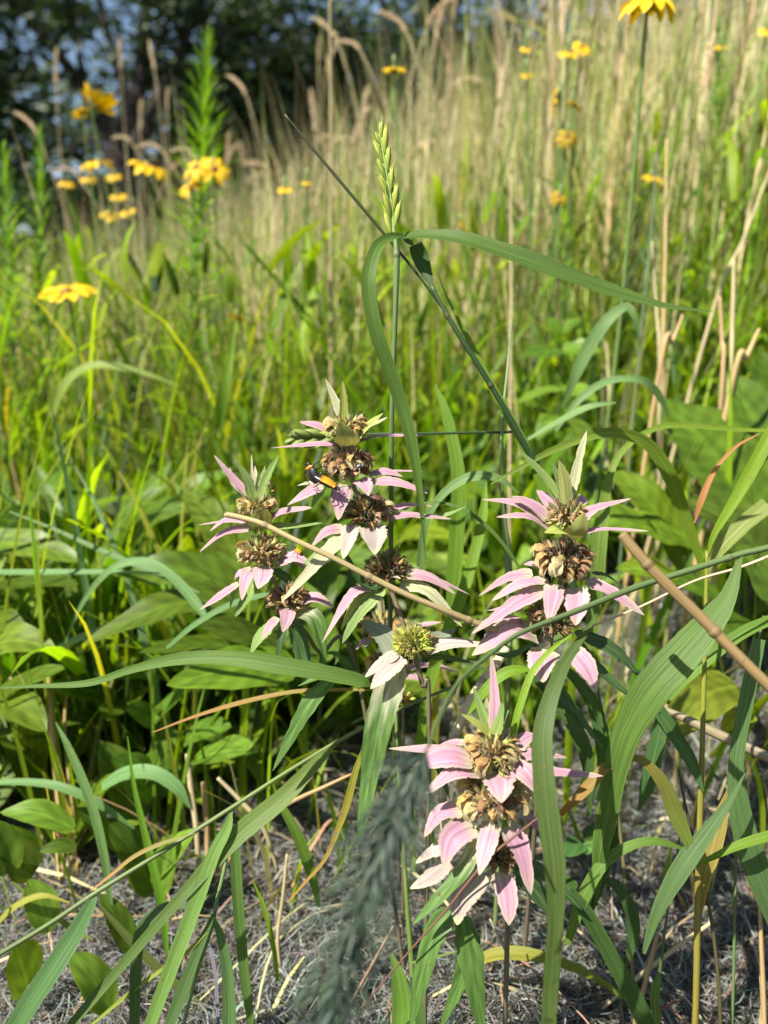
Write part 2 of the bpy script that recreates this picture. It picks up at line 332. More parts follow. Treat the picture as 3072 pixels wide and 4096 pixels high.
# ------------------------------------------------------------------ spotted beebalm
PINK = (0.385, 0.205, 0.275); PALE = (0.40, 0.35, 0.27); CREAM = (0.37, 0.355, 0.21); LIME = (0.32, 0.36, 0.09)
def c_pink(v, u):
    c = mixc(CREAM, PINK, min(1, v * 4)) if v < 0.25 else (PINK if v < 0.72 else mixc(PINK, (0.34, 0.28, 0.2), (v - 0.72) / 0.28))
    e = 0.18 * abs(u) ** 3; return mixc(c, CREAM, e)
def c_pale(v, u):
    c = mixc((0.35, 0.29, 0.245), (0.37, 0.30, 0.27), v); return c if v < 0.8 else mixc(c, (0.5, 0.52, 0.25), (v - 0.8) / 0.2)
def c_cream(v, u): return mixc((0.33, 0.35, 0.19), (0.35, 0.33, 0.2), v)
def c_lime(v, u): return mixc((0.31, 0.34, 0.075), (0.27, 0.31, 0.075), v)
def c_green(v, u): return mixc((0.24, 0.32, 0.09), (0.13, 0.21, 0.06), v)
def c_half(v, u):
    e = 0.42 + 0.1 * math.sin(u * 7) ; return (0.34, 0.34, 0.22) if v < e - 0.08 else (mixc((0.34, 0.34, 0.22), (0.09, 0.17, 0.04), min(1, (v - e + 0.08) / 0.16)))
def c_leaf(v, u): return (0.075, 0.145, 0.032)
def c_dleaf(v, u): return (0.06, 0.11, 0.04)
def c_grey(v, u): return (0.19, 0.22, 0.15)
SCH = dict(p=c_pink, w=c_pale, c=c_cream, l=c_lime, g=c_green, h=c_half, f=c_leaf, d=c_dleaf, y=c_grey)
def bprof(v): return 0.42 * (1 - v) ** 2 + (max(v, 0) ** 0.5) * max(1 - v, 0) ** 0.75 * 1.62 * 0.92 + 0.015
def lprof(v): return 0.2 * (1 - v) ** 3 + (max(v, 0) ** 0.55) * max(1 - v, 0) ** 0.8 * 1.72 + 0.012

def bract(center, d, spec, parent, name='bract'):
    """spec: base(x,y), mid or None, tip(x,y), width px, scheme, depth offset of the tip (mm, minus = towards camera), roll"""
    base, mid, tip, wpx, sch, dz = spec[:6]; roll = spec[6] if len(spec) > 6 else (0.58 if sch not in 'fd' else 0.7)
    dz *= 0.001
    b = P(base[0], base[1], d + dz * 0.3); t = P(tip[0], tip[1], d + dz)
    m = P(mid[0], mid[1], d + dz * 0.72) if mid else (b + t) * 0.5 + Vector((0, 0, (t - b).length * 0.09))
    rad = np.array(list(t - center)); rad[2] = 0
    if np.linalg.norm(rad) < 1e-5: rad = np.array([0, -1.0, 0])
    rad /= np.linalg.norm(rad); h = np.cross([0, 0, 1.0], rad)
    tt = np.array(list(t - b)); tt /= np.linalg.norm(tt)
    toc = np.array(list(CAM - m)); toc /= np.linalg.norm(toc); cs = np.cross(toc + np.array([0, 0, 0.7]), tt); cs /= np.linalg.norm(cs) + 1e-9
    if np.dot(cs, h) < 0: cs = -cs
    s = h * (1 - roll) + cs * roll
    mb = MB(); k = 1 + random.uniform(-0.12, 0.1); f0 = SCH[sch]; pl = random.uniform(0, .4) if sch == 'p' else 0; ph = random.random() * 6
    def f(v, u):
        q = pl * (.6 + .4 * math.sin(v * 9 + u * 2 + ph)); c = mixc(f0(v, u), (0.37, 0.31, 0.25), q); e = .35 * max(0, abs(u) - .72) / .28 if sch in 'pwc' else 0
        return mixc(c, (0.33, .34, .16), e)
    ribbon(mb, [b, m, t], [wpx * (1.26 if sch not in 'fdh' else 1) / F * d] * 3, lambda v, u: tuple(min(0.8, q * k) for q in f(v, u)), side=s, ser=.055, n=24, nc=9, fold=random.uniform(.05, .24) if sch not in 'fd' else 0.16, wave=0.09, prof=lprof if sch in 'fdh' else bprof)
    return mb.build(name, M_bract if sch not in 'fdh' else M_leaf, parent)

def calyx_head(center, rx, rz, cols, parent, n=75, spike=0.0068):
    mb = MB(); c = np.array(list(center))
    blob(mb, center, ((rx * 0.7, 0, 0), (0, rx * 0.7, 0), (0, 0, rz * 0.75)), jit(cols[0], 0.05), 10, 6)
    for i in range(n):
        zc = 1 - 1.55 * (i + 0.5) / n; th = i * 2.39996 + random.uniform(-0.2, 0.2); rr = math.sqrt(max(0, 1 - zc * zc))
        dr = np.array([rr * math.cos(th), rr * math.sin(th), zc]); p0 = c + dr * np.array([rx, rx, rz]) * 0.55
        dr = dr + np.array([0, 0, 0.25]) + RNG.normal(0, 0.16, 3); dr /= np.linalg.norm(dr)
        p1 = p0 + dr * spike * random.uniform(0.75, 1.15) * (0.75 + 0.25 * rx / 0.01); col = jit(random.choice(cols), 0.3)
        tube(mb, [p0, (p0 + p1) / 2, p1], [0.0006, 0.00095, 0.0009], lambda v, cc=col: mixc(cc, (cc[0] * 1.25, cc[1] * 1.2, cc[2]), v), 6, 4, cap=False)
        a = np.cross(dr, [0.1, 0.9, 0.3]); a /= np.linalg.norm(a); b = np.cross(dr, a)
        for k in range(5):                                                            # pointed teeth of the calyx
            ph = k * 1.2566; q = p1 + 0.0009 * (math.cos(ph) * a + math.sin(ph) * b); q2 = p1 + 0.0009 * (math.cos(ph + 0.9) * a + math.sin(ph + 0.9) * b)
            mb.add([q, q2, (q + q2) / 2 + dr * 0.0017], [(0, 1, 2)], col)
        if i % 2 == 0:                                                                # fine hairs
            for k in range(8):
                hd = dr + RNG.normal(0, 0.8, 3); q = p1 - dr * 0.001 * random.random() * 3; mb.add([q, q + a * 0.00012, q + hd * 0.0028], [(0, 1, 2)], (0.55, 0.5, 0.36))
    return mb.build('flower_head', M_calyx, parent)

def dried_flower(p0, out, size, col, parent, hook=1.0):
    """withered two-lipped corolla: a hooked upper lip over a drooping lower lip"""
    out = np.array(list(out), float); out /= np.linalg.norm(out); up = np.array([0, 0, 1.0]); p0 = np.array(list(p0)); mb = MB()
    s = np.cross(up, out); s = s / (np.linalg.norm(s) + 1e-9)
    def path(a0, a1, L, n=5):
        q = [p0]; 
        for i in range(n):
            a = a0 + (a1 - a0) * i / (n - 1); q.append(q[-1] + (out * math.cos(a) + up * math.sin(a) + s * random.uniform(-0.15, 0.15)) * L / n)
        return q
    wob = lambda w: [size * x * random.uniform(.75, 1.3) for x in w]
    ribbon(mb, path(1.15, -1.1 * hook, size), wob([.12, .2, .26, .3, .24, .05]), lambda v, u: jit(mixc(col, (col[0] * 1.1, col[1] * 1.05, col[2] * 0.9), v), 0.2), side=s + out * random.uniform(-0.5, 0.5), n=13, nc=5, fold=-0.5, wave=0.3)
    ribbon(mb, path(0.5, -1.7 * hook, size * 0.8), wob([.12, .17, .32, .4, .36, .1]), lambda v, u: jit(mixc(col, (0.5, 0.45, 0.3), 0.5 * v), 0.2), side=s + out * random.uniform(-0.7, 0.7), n=13, nc=5, fold=0.3, wave=0.35)
    ribbon(mb, path(0.9, 0.1 * hook, size * 0.6), wob([.08, .1, .14, .2, .12, .03]), lambda v, u: jit(mixc(col, (col[0] * .5, col[1] * .45, col[2] * .4), v), 0.25), side=s + up * random.uniform(-0.7, 0.7), n=9, nc=3, fold=0.4, wave=0.4)
    mb.v = [tuple(q + random.uniform(-1, 1) * size * .018 for q in p) for p in mb.v]
    for k in range(7):
        i = random.random(); a = np.array(path(1.1, -1.0 * hook, size)[1 + int(i * 4)]); dv = up * 0.6 + RNG.normal(0, 0.7, 3); mb.add([a, a + s * 0.00013, a + dv * 0.0022], [(0, 1, 2)], (0.6, 0.55, 0.4))
    return mb.build('dried_blossom', M_dried, parent)

BR_HEAD = [(0.20, 0.13, 0.065), (0.14, 0.09, 0.05), (0.27, 0.2, 0.11), (0.11, 0.08, 0.045)]; GR_HEAD = [(0.10, 0.11, 0.035), (0.16, 0.13, 0.05), (0.08, 0.06, 0.03), (0.2, 0.15, 0.07)]; LIME_HEAD = [(0.33, 0.36, 0.06), (0.38, 0.38, 0.09), (0.26, 0.29, 0.06)]
TAN_HEAD = [(0.30, 0.24, 0.12), (0.24, 0.19, 0.09), (0.35, 0.33, 0.15), (0.28, 0.30, 0.09)]
C_CREAM = (0.41, 0.31, 0.125); C_BROWN = (0.30, 0.19, 0.095); C_TAN = (0.37, 0.25, 0.10); C_DARK = (0.12, 0.065, 0.04); C_PALE = (0.44, 0.37, 0.2)

def beebalm(label, base, stem_pts, r0, whorls, leaves=(), stem_col=((0.18, 0.13, 0.07), (0.12, 0.1, 0.06))):
    root = empty('beebalm_plant', base, label, 'wildflower', 'spotted beebalm stalks in the front of the meadow')
    mb = MB(); tube(mb, [base] + stem_pts, [r0 * 1.25] + [r0] * (len(stem_pts) - 1) + [r0 * 0.7], lambda v: jit(mixc(stem_col[1], stem_col[0], v), 0.1), 8, 12 * len(stem_pts))
    mb.build('stem', M_stem, root)
    for wh in whorls:
        c = P(*wh['c']); d = wh['c'][2]; rx = wh['r'][0] / F * d * .87; rz = wh['r'][1] / F * d * .9
        hd = calyx_head(c, rx, rz, wh['cols'], root, wh.get('n', 75), wh.get('sp', .0062))
        for sp in wh['br']: bract(c, d, sp, hd)
        for az, el, size, col, *hk in wh.get('fl', ()):
            a = R(az); o = np.array([math.sin(a), -math.cos(a), 0]); e = R(el)        # 0 = towards camera, 90 = right
            p0 = np.array(list(c)) + np.array([o[0] * rx * math.cos(e), o[1] * rx * math.cos(e), rz * math.sin(e)]) * 0.72
            dried_flower(p0, o + np.array([0, 0, 0.15]), size * 0.00092, jit(col, 0.12), hd, hk[0] if hk else 1.0)
    for sp in leaves: bract(P(sp[0][0], sp[0][1], sp[7] if len(sp) > 7 else 0.36), sp[7] if len(sp) > 7 else 0.36, sp, root, 'leaf')
    return root
def on_ground(x, y): return Vector((x, y, gz(x, y) - 0.004))
def below(px, py, d, dx=0.0, dy=0.0):
    q = P(px, py, d); return on_ground(q.x + dx, q.y + dy)
def rnd_fl(n, cols, s0, s1, el0=0, el1=60, hk=1.0): return [(random.uniform(-180, 180), random.uniform(el0, el1), random.uniform(s0, s1), random.choice(cols), hk) for _ in range(n)]

dA, dB, dC, dD = 0.375, 0.352, 0.350, 0.325
# left stalk
beebalm('leaning beebalm stalk with three pink whorls behind the tip of the cut beige straw', below(1640, 3300, 0.42),
    [P(1425, 2675, .40), P(1282, 2611, .388), P(1227, 2535, .38), P(1150, 2440, dA), P(1100, 2330, dA), P(1048, 2225, dA), P(1043, 2160, dA), P(1034, 2080, dA), P(1020, 1990, dA)], 0.0011, [
    dict(c=(1028, 2036, dA), r=(62, 40), cols=TAN_HEAD, n=50, fl=[(-100, 30, 11, C_CREAM), (-60, 20, 10, C_PALE), (80, 35, 11, C_PALE), (120, 30, 10, C_TAN), (-20, 30, 8, C_TAN), (40, 30, 9, C_CREAM)], br=[
        ((1005, 1985), (925, 1905), (855, 1820), 34, 'p', 0, .8), ((1000, 1990), (935, 1930), (918, 1872), 30, 'w', 6, .8), ((1015, 2010), (990, 1920), (944, 1840), 40, 'g', -6, .9), ((1012, 2000), None, (1006, 1817), 12, 'w', 4, .9),
        ((1026, 2000), None, (1020, 1863), 22, 'c', 8, .9), ((1035, 2020), (1062, 1920), (1115, 1821), 36, 'g', -5, .9), ((1032, 2000), None, (1062, 1860), 18, 'g', 8, .9),
        ((1010, 2105), (965, 2075), (940, 2040), 70, 'l', -17, .3), ((1040, 2112), None, (1060, 2035), 80, 'l', -19, .3), ((1065, 2100), (1120, 2050), (1250, 2030), 48, 'p', -4), ((1080, 2108), (1172, 2105), (1290, 2092), 40, 'g', 0, .6),
        ((1000, 2090), (930, 2082), (792, 2100), 26, 'p', 6), ((1000, 2080), (915, 2075), (839, 2125), 36, 'p', -6), ((1010, 2112), (900, 2130), (798, 2208), 40, 'p', -5)]),
    dict(c=(1048, 2215, dA), r=(88, 58), cols=TAN_HEAD + BR_HEAD, n=70, fl=[(-95, 25, 11, C_CREAM), (-80, 45, 12, C_CREAM), (-110, 5, 10, C_TAN), (-60, 10, 11, C_PALE), (-30, 20, 9, C_BROWN), (10, 35, 9, C_TAN), (25, 5, 10, C_TAN), (60, 30, 10, C_BROWN), (90, 20, 11, C_PALE), (100, 45, 9, C_TAN), (150, 30, 10, C_BROWN), (-150, 40, 10, C_BROWN)], br=[
        ((1012, 2275), (985, 2310), (967, 2402), 58, 'p', -12, .6), ((1052, 2262), (1050, 2300), (1032, 2356), 80, 'p', -15, .5), ((955, 2335), (890, 2378), (800, 2438), 40, 'p', -4, .5), ((950, 2340), None, (919, 2436), 20, 'g', 0, .7), ((1015, 2315), (985, 2390), (940, 2468), 50, 'g', 2, .8),
        ((1100, 2262), (1172, 2228), (1250, 2262), 62, 'p', -6, .5), ((1105, 2262), (1165, 2240), (1235, 2288), 40, 'p', 4), ((1005, 2280), (950, 2300), (940, 2345), 40, 'p', 8), ((1090, 2280), (1150, 2320), (1180, 2390), 60, 'd', 14)]),
    dict(c=(1155, 2405, dA), r=(75, 48), cols=BR_HEAD, n=55, fl=[(-80, 0, 10, C_TAN), (-95, 10, 9, C_CREAM), (-10, 50, 9, C_CREAM), (50, 40, 9, C_TAN), (80, 40, 11, C_DARK), (120, 20, 9, C_BROWN)], br=[
        ((1147, 2432), (1150, 2465), (1130, 2529), 62, 'p', -13, .6), ((1110, 2470), (1080, 2505), (1045, 2558), 38, 'p', -8, .6), ((1190, 2425), (1256, 2392), (1337, 2432), 58, 'p', -5, .5),
        ((1180, 2452), (1256, 2475), (1303, 2640), 100, 'h', -8, .8), ((1120, 2480), (1040, 2545), (999, 2622), 46, 'g', -2, .8), ((1140, 2490), None, (1108, 2640), 48, 'd', -4, .9), ((1175, 2480), (1205, 2600), (1235, 2735), 90, 'd', 2, .9)]),
    ], leaves=[((1300, 2590), (1290, 2640), (1290, 2710), 40, 'f', -3, .8, .388), ((1310, 2610), (1350, 2620), (1340, 2660), 34, 'f', -5, .8, .39), ((1425, 2680), (1410, 2620), (1415, 2560), 46, 'd', 0, .9, .398), ((1425, 2690), (1370, 2640), (1325, 2610), 50, 'f', 4, .8, .4)])
# centre stalk
beebalm('tallest middle beebalm stalk carrying the mating beetles and a bare lime green head low down', below(1720, 3060, 0.36),
    [P(1716, 2870, .36), P(1690, 2740, .355), P(1650, 2590, dB), P(1621, 2520, dB), P(1600, 2456, dB), P(1558, 2345, dB), P(1522, 2255, dB), P(1500, 2170, dB), P(1440, 1996, dB), P(1415, 1945, dB), P(1393, 1800, dB), P(1385, 1690, dB)], 0.0012, [
    dict(c=(1385, 1728, dB), r=(55, 45), cols=TAN_HEAD, n=45, fl=[(-95, 40, 13, C_PALE), (-80, 20, 12, C_CREAM), (-110, 10, 11, C_PALE), (-60, 5, 11, C_PALE), (85, 45, 14, C_PALE), (70, 25, 12, C_CREAM), (110, 15, 11, C_PALE), (40, 20, 9, C_TAN), (-30, 25, 9, C_CREAM), (60, 60, 11, C_CREAM)], br=[
        ((1363, 1665), (1340, 1600), (1301, 1515), 34, 'c', 3, .9), ((1376, 1700), (1374, 1600), (1369, 1522), 34, 'l', -6, .9), ((1386, 1786), (1384, 1750), (1354, 1690), 92, 'l', -20, .2), ((1412, 1778), (1455, 1716), (1533, 1652), 40, 'l', -6, .7), ((1420, 1770), (1470, 1712), (1551, 1668), 34, 'c', -2, .6),
        ((1350, 1745), (1277, 1705), (1197, 1687), 44, 'p', -2, .6), ((1370, 1782), (1320, 1740), (1275, 1730), 50, 'l', -8, .5), ((1372, 1790), (1277, 1778), (1078, 1793), 40, 'p', 0, .3), ((1405, 1782), (1512, 1746), (1702, 1742), 38, 'p', 2, .3), ((1428, 1720), None, (1448, 1654), 30, 'p', 8, .7)]),
    dict(c=(1392, 1862, dB), r=(84, 62), cols=BR_HEAD, n=85, fl=[(-90, 35, 11, C_BROWN), (-60, 40, 10, C_DARK), (-75, 5, 11, C_TAN), (-40, 0, 10, C_BROWN), (-20, 25, 9, C_BROWN), (10, 40, 11, C_CREAM), (30, 10, 11, C_PALE), (60, 35, 11, C_BROWN), (85, 45, 10, C_DARK), (95, 5, 12, C_TAN), (75, 15, 10, C_BROWN), (140, 30, 10, C_BROWN), (-140, 30, 10, C_DARK), (0, 65, 9, C_BROWN), (-10, -5, 10, C_TAN)], br=[
        ((1290, 1945), (1235, 1970), (1150, 2021), 56, 'p', -3, .55), ((1374, 1938), (1362, 1990), (1353, 2081), 76, 'p', -14, .6), ((1436, 1918), (1460, 1940), (1474, 1984), 66, 'p', -14, .5), ((1470, 1928), (1580, 1930), (1711, 1974), 52, 'p', -6, .45), ((1475, 1900), (1540, 1885), (1611, 1906), 44, 'p', 2, .5), ((1480, 1895), (1584, 1884), (1692, 1886), 22, 'p', 6, .4),
        ((1300, 1942), None, (1190, 1942), 28, 'c', 6), ((1290, 1960), None, (1246, 2032), 32, 'g', 0, .7)]),
    dict(c=(1469, 2052, dB), r=(86, 56), cols=GR_HEAD + BR_HEAD[:2], n=90, fl=[(80, 30, 13, C_PALE), (95, 20, 10, C_TAN), (-70, 20, 8, C_BROWN), (30, -5, 9, (0.42, 0.25, 0.18)), (60, 0, 9, C_BROWN), (-10, 45, 7, C_BROWN), (-95, -15, 8, C_TAN)], br=[
        ((1372, 2115), (1305, 2128), (1240, 2195), 54, 'p', -3, .5), ((1380, 2140), (1313, 2206), (1125, 2408), 64, 'c', -10, .8), ((1406, 2100), (1395, 2150), (1372, 2235), 70, 'w', -14, .7), ((1486, 2112), (1495, 2150), (1499, 2218), 104, 'w', -16, .5), ((1550, 2076), (1650, 2062), (1807, 2076), 50, 'p', -3, .4), ((1555, 2046), (1630, 2022), (1737, 2026), 36, 'p', 4, .4), ((1600, 2062), (1760, 2064), (1870, 2024), 26, 'g', 8, .5),
        ((1385, 2120), (1310, 2180), (1210, 2260), 40, 'g', 0, .5)]),
    dict(c=(1548, 2280, dB), r=(80, 48), cols=GR_HEAD, n=85, fl=[(40, 60, 8, C_DARK), (80, 15, 8, C_TAN), (-80, -5, 7, C_BROWN)], br=[
        ((1620, 2300), (1720, 2316), (1822, 2376), 62, 'p', -6, .55), ((1640, 2300), (1760, 2325), (1879, 2378), 30, 'p', 4, .5), ((1600, 2344), (1714, 2366), (1849, 2507), 62, 'c', -10, .7), ((1485, 2358), (1405, 2380), (1288, 2572), 44, 'p', -8, .6), ((1530, 2350), (1450, 2430), (1368, 2574), 66, 'g', -6, .85), ((1500, 2345), (1430, 2390), (1365, 2520), 50, 'l', -3, .8), ((1520, 2350), (1430, 2310), (1379, 2203), 64, 'd', 6, .9), ((1540, 2354), (1450, 2330), (1395, 2260), 60, 'd', -4, .7), ((1548, 2318), None, (1602, 2316), 34, 'w', -14, .2), ((1600, 2290), (1650, 2270), (1700, 2285), 34, 'g', 10)]),
    dict(c=(1650, 2568, dB), r=(84, 60), cols=LIME_HEAD, n=190, sp=.0042, fl=[(95, 0, 9, C_BROWN), (85, 20, 8, C_BROWN), (-15, -20, 7, C_BROWN)], br=[
        ((1590, 2612), (1530, 2650), (1461, 2708), 54, 'w', -6, .6), ((1612, 2630), (1545, 2690), (1482, 2755), 74, 'w', -12, .7), ((1575, 2600), (1530, 2540), (1438, 2482), 96, 'y', 4, .9), ((1700, 2610), (1800, 2572), (1946, 2580), 64, 'w', -2, .6), ((1715, 2560), (1770, 2545), (1828, 2515), 50, 'y', 12, .7), ((1660, 2625), (1690, 2600), (1745, 2595), 50, 'l', -16, .2), ((1700, 2625), (1830, 2640), (1990, 2700), 40, 'd', 4, .6)]),
    ], leaves=[((1600, 2650), (1520, 2880), (1432, 3390), 150, 'h', -8, .95, .352), ((1340, 2700), (1230, 2830), (1090, 3085), 90, 'f', -6, .9, .36), ((1380, 2700), (1320, 2690), (1190, 2745), 46, 'f', 6, .7, .37), ((1720, 2960), (1750, 3050), (1800, 3200), 60, 'd', 10, .8, .37)])
# right stalk
beebalm('right hand beebalm stalk with three bright pink whorls and erect pale tip leaves', below(2150, 3000, 0.42),
    [P(2185, 2780, .37), P(2200, 2600, dC), P(2215, 2480, dC), P(2240, 2330, dC), P(2255, 2240, dC), P(2260, 2120, dC), P(2264, 2010, dC)], 0.0012, [
    dict(c=(2263, 2068, dC), r=(70, 50), cols=TAN_HEAD + BR_HEAD[:2], n=60, fl=[(-60, 25, 9, C_TAN), (40, 30, 9, C_CREAM), (-30, 10, 8, C_BROWN), (80, 30, 9, C_TAN), (10, 10, 8, C_BROWN), (150, 30, 8, C_BROWN)], br=[
        ((2258, 2012), (2170, 1895), (2066, 1794), 36, 'g', -2, .9), ((2258, 2015), (2235, 1920), (2203, 1839), 30, 'g', -5, .9), ((2268, 2018), (2258, 1920), (2236, 1840), 50, 'g', -9, .9), ((2280, 2000), (2318, 1830), (2347, 1722), 36, 'c', 0, .9), ((2285, 2005), (2300, 1920), (2322, 1845), 34, 'c', 5, .9), ((2270, 2005), None, (2263, 1895), 22, 'g', 5, .9),
        ((2165, 2070), (2060, 2012), (1925, 1998), 44, 'p', 4, .6), ((2195, 2075), (2128, 2020), (2044, 1986), 60, 'p', 0, .8), ((2203, 2118), (2110, 2066), (1984, 2068), 42, 'p', -5, .6), ((2210, 2030), (2180, 1990), (2146, 1961), 52, 'p', 8, .9), ((2312, 2025), (2330, 2000), (2317, 1976), 46, 'p', 12, .9), ((2310, 2130), (2360, 2045), (2526, 1993), 56, 'p', -4, .6),
        ((2273, 2150), (2240, 2120), (2178, 2132), 72, 'l', -20, .3), ((2278, 2150), (2315, 2120), (2336, 2052), 76, 'l', -20, .4), ((2280, 2150), (2400, 2118), (2596, 2124), 42, 'p', -2, .35)]),
    dict(c=(2248, 2256, dC), r=(112, 82), cols=BR_HEAD, n=100, fl=[(-95, 45, 15, C_CREAM), (-60, 30, 14, C_CREAM), (-25, 20, 16, C_PALE), (-15, 40, 12, C_CREAM), (5, -15, 12, C_TAN), (45, 10, 12, C_BROWN), (75, 35, 13, C_BROWN), (95, 10, 13, C_BROWN), (60, 55, 13, C_DARK), (-70, 60, 12, C_DARK), (30, -10, 11, C_BROWN), (-50, -5, 12, C_TAN), (110, 40, 12, C_DARK), (170, 45, 12, C_BROWN), (-140, 50, 12, C_DARK), (20, 35, 10, C_BROWN)], br=[
        ((2130, 2292), (2030, 2310), (1915, 2384), 52, 'p', 3, .55), ((2193, 2321), (2085, 2335), (1967, 2403), 58, 'p', -5, .6), ((2180, 2358), (2060, 2416), (1885, 2537), 66, 'p', -9, .7), ((2218, 2338), (2210, 2400), (2193, 2490), 78, 'p', -15, .7), ((2297, 2352), (2305, 2420), (2302, 2502), 100, 'p', -15, .7), ((2347, 2330), (2437, 2362), (2578, 2462), 66, 'p', -6, .65), ((2368, 2292), (2430, 2305), (2511, 2364), 30, 'd', 6, .6), ((2150, 2262), None, (2094, 2257), 26, 'p', 8)]),
    dict(c=(2208, 2482, dC), r=(92, 70), cols=GR_HEAD + BR_HEAD, n=100, fl=[(-85, 30, 9, C_DARK), (-80, 0, 9, C_BROWN), (-60, 45, 9, C_BROWN), (30, -25, 8, C_TAN), (90, 10, 9, C_DARK)], br=[
        ((2148, 2553), (2040, 2520), (1887, 2622), 110, 'p', -6, .7), ((2185, 2598), (2165, 2650), (2173, 2730), 112, 'p', -16, .7), ((2285, 2598), (2345, 2670), (2387, 2766), 82, 'p', -10, .8), ((2110, 2500), (2025, 2475), (1885, 2502), 42, 'p', 4, .5), ((2090, 2440), (2030, 2430), (1949, 2443), 32, 'p', 9, .5), ((2300, 2530), (2450, 2600), (2590, 2738), 84, 'd', 4, .7), ((2310, 2560), (2400, 2680), (2560, 2820), 70, 'd', 12, .7), ((2140, 2570), (2050, 2620), (1960, 2610), 50, 'd', 12, .7)]),
    ], leaves=[((2190, 2720), (2280, 2820), (2410, 2990), 70, 'd', 8, .8, .37)])
# bottom stalk
beebalm('lowest and nearest beebalm stalk with stacked pink whorls above the grey litter', below(2060, 3560, 0.36),
    [P(2030, 3640, .345), P(2010, 3500, .333), P(1985, 3330, dD), P(1970, 3180, dD), P(1968, 3020, dD), P(1970, 2930, dD)], 0.0012, [
    dict(c=(1972, 3018, dD), r=(92, 66), cols=TAN_HEAD + BR_HEAD[:2], n=80, fl=[(-30, 0, 15, C_TAN, 1.1), (-95, 50, 14, C_CREAM), (-75, 35, 12, C_TAN), (40, 35, 14, C_PALE), (60, 55, 12, C_CREAM), (100, 40, 12, C_TAN), (-55, 20, 10, C_BROWN), (75, 5, 10, C_BROWN), (15, 0, 8, C_BROWN), (-110, 20, 12, C_PALE), (160, 40, 12, C_CREAM), (-150, 40, 12, C_CREAM)], br=[
        ((1965, 2944), (1915, 2900), (1844, 2856), 40, 'l', -5, .8), ((1975, 2930), (1978, 2790), (1964, 2612), 44, 'p', 1, .9), ((1968, 2940), (1930, 2850), (1892, 2745), 40, 'g', 2, .9), ((1980, 2940), (1998, 2880), (2012, 2808), 40, 'g', -6, .9), ((1966, 2935), (1950, 2850), (1945, 2790), 34, 'c', 4, .9), ((1985, 2935), (2008, 2880), (2035, 2840), 28, 'g', 5, .9),
        ((1880, 3034), (1760, 3000), (1554, 2994), 48, 'p', 2, .6), ((1885, 3050), (1780, 3030), (1640, 3078), 96, 'p', -6, .75), ((1860, 2972), None, (1755, 2983), 32, 'p', 10, .6), ((1925, 3086), (1815, 3090), (1700, 3176), 74, 'p', -10, .75), ((1985, 3092), (2000, 3140), (2006, 3212), 118, 'p', -18, .65), ((2015, 3082), (2090, 3085), (2160, 3178), 90, 'p', -13, .75), ((2070, 3030), (2150, 3015), (2268, 3031), 46, 'p', 2, .6), ((2085, 3064), (2200, 3084), (2414, 3104), 56, 'p', -3, .6), ((2065, 2990), (2100, 2955), (2145, 2936), 60, 'p', 8, .8), ((1990, 3095), None, (1930, 3110), 26, 'c', -6)]),
    dict(c=(1965, 3190, dD), r=(122, 78), cols=BR_HEAD + TAN_HEAD, n=100, fl=[(-85, 45, 15, C_CREAM), (-60, 15, 16, C_CREAM), (-45, -5, 15, C_PALE), (-5, -5, 11, C_TAN), (25, -10, 13, C_TAN), (60, 10, 14, C_CREAM), (80, 25, 15, C_PALE), (-30, 25, 10, C_BROWN), (40, 30, 10, C_DARK), (10, 20, 10, C_DARK), (110, 20, 14, C_CREAM), (-120, 30, 13, C_TAN)], br=[
        ((1845, 3238), (1760, 3255), (1697, 3348), 78, 'p', -3, .75), ((1892, 3305), (1810, 3355), (1775, 3470), 104, 'p', -12, .8), ((1970, 3290), (1945, 3380), (1916, 3502), 80, 'p', -16, .8), ((2030, 3302), (2085, 3400), (2124, 3578), 86, 'p', -12, .85), ((1800, 3385), None, (1663, 3452), 52, 'w', 2, .8), ((1930, 3300), (1850, 3480), (1650, 3700), 92, 'h', -8, .9), ((1800, 3450), (1720, 3510), (1640, 3554), 66, 'w', 4, .8), ((2080, 3260), (2150, 3300), (2230, 3330), 60, 'p', 10, .7)]),
    dict(c=(1996, 3425, dD + .004), r=(62, 60), cols=GR_HEAD + BR_HEAD, n=60, fl=[(20, -10, 8, C_DARK), (70, 0, 8, C_BROWN)], br=[
        ((1925, 3484), (1850, 3580), (1828, 3700), 120, 'w', -8, .85), ((2005, 3484), (2030, 3590), (2036, 3702), 86, 'p', -12, .85), ((2045, 3470), (2140, 3560), (2235, 3700), 110, 'd', 4, .85), ((2055, 3450), (2180, 3500), (2330, 3640), 90, 'd', 12, .8)]),
    ], leaves=[((1800, 3640), (1725, 3770), (1640, 4110), 120, 'f', -10, .95, .335), ((1850, 3660), (1890, 3880), (1930, 4150), 128, 'f', -8, .95, .34), ((1900, 3760), (1850, 3900), (1760, 4120), 90, 'f', 6, .95, .36)])
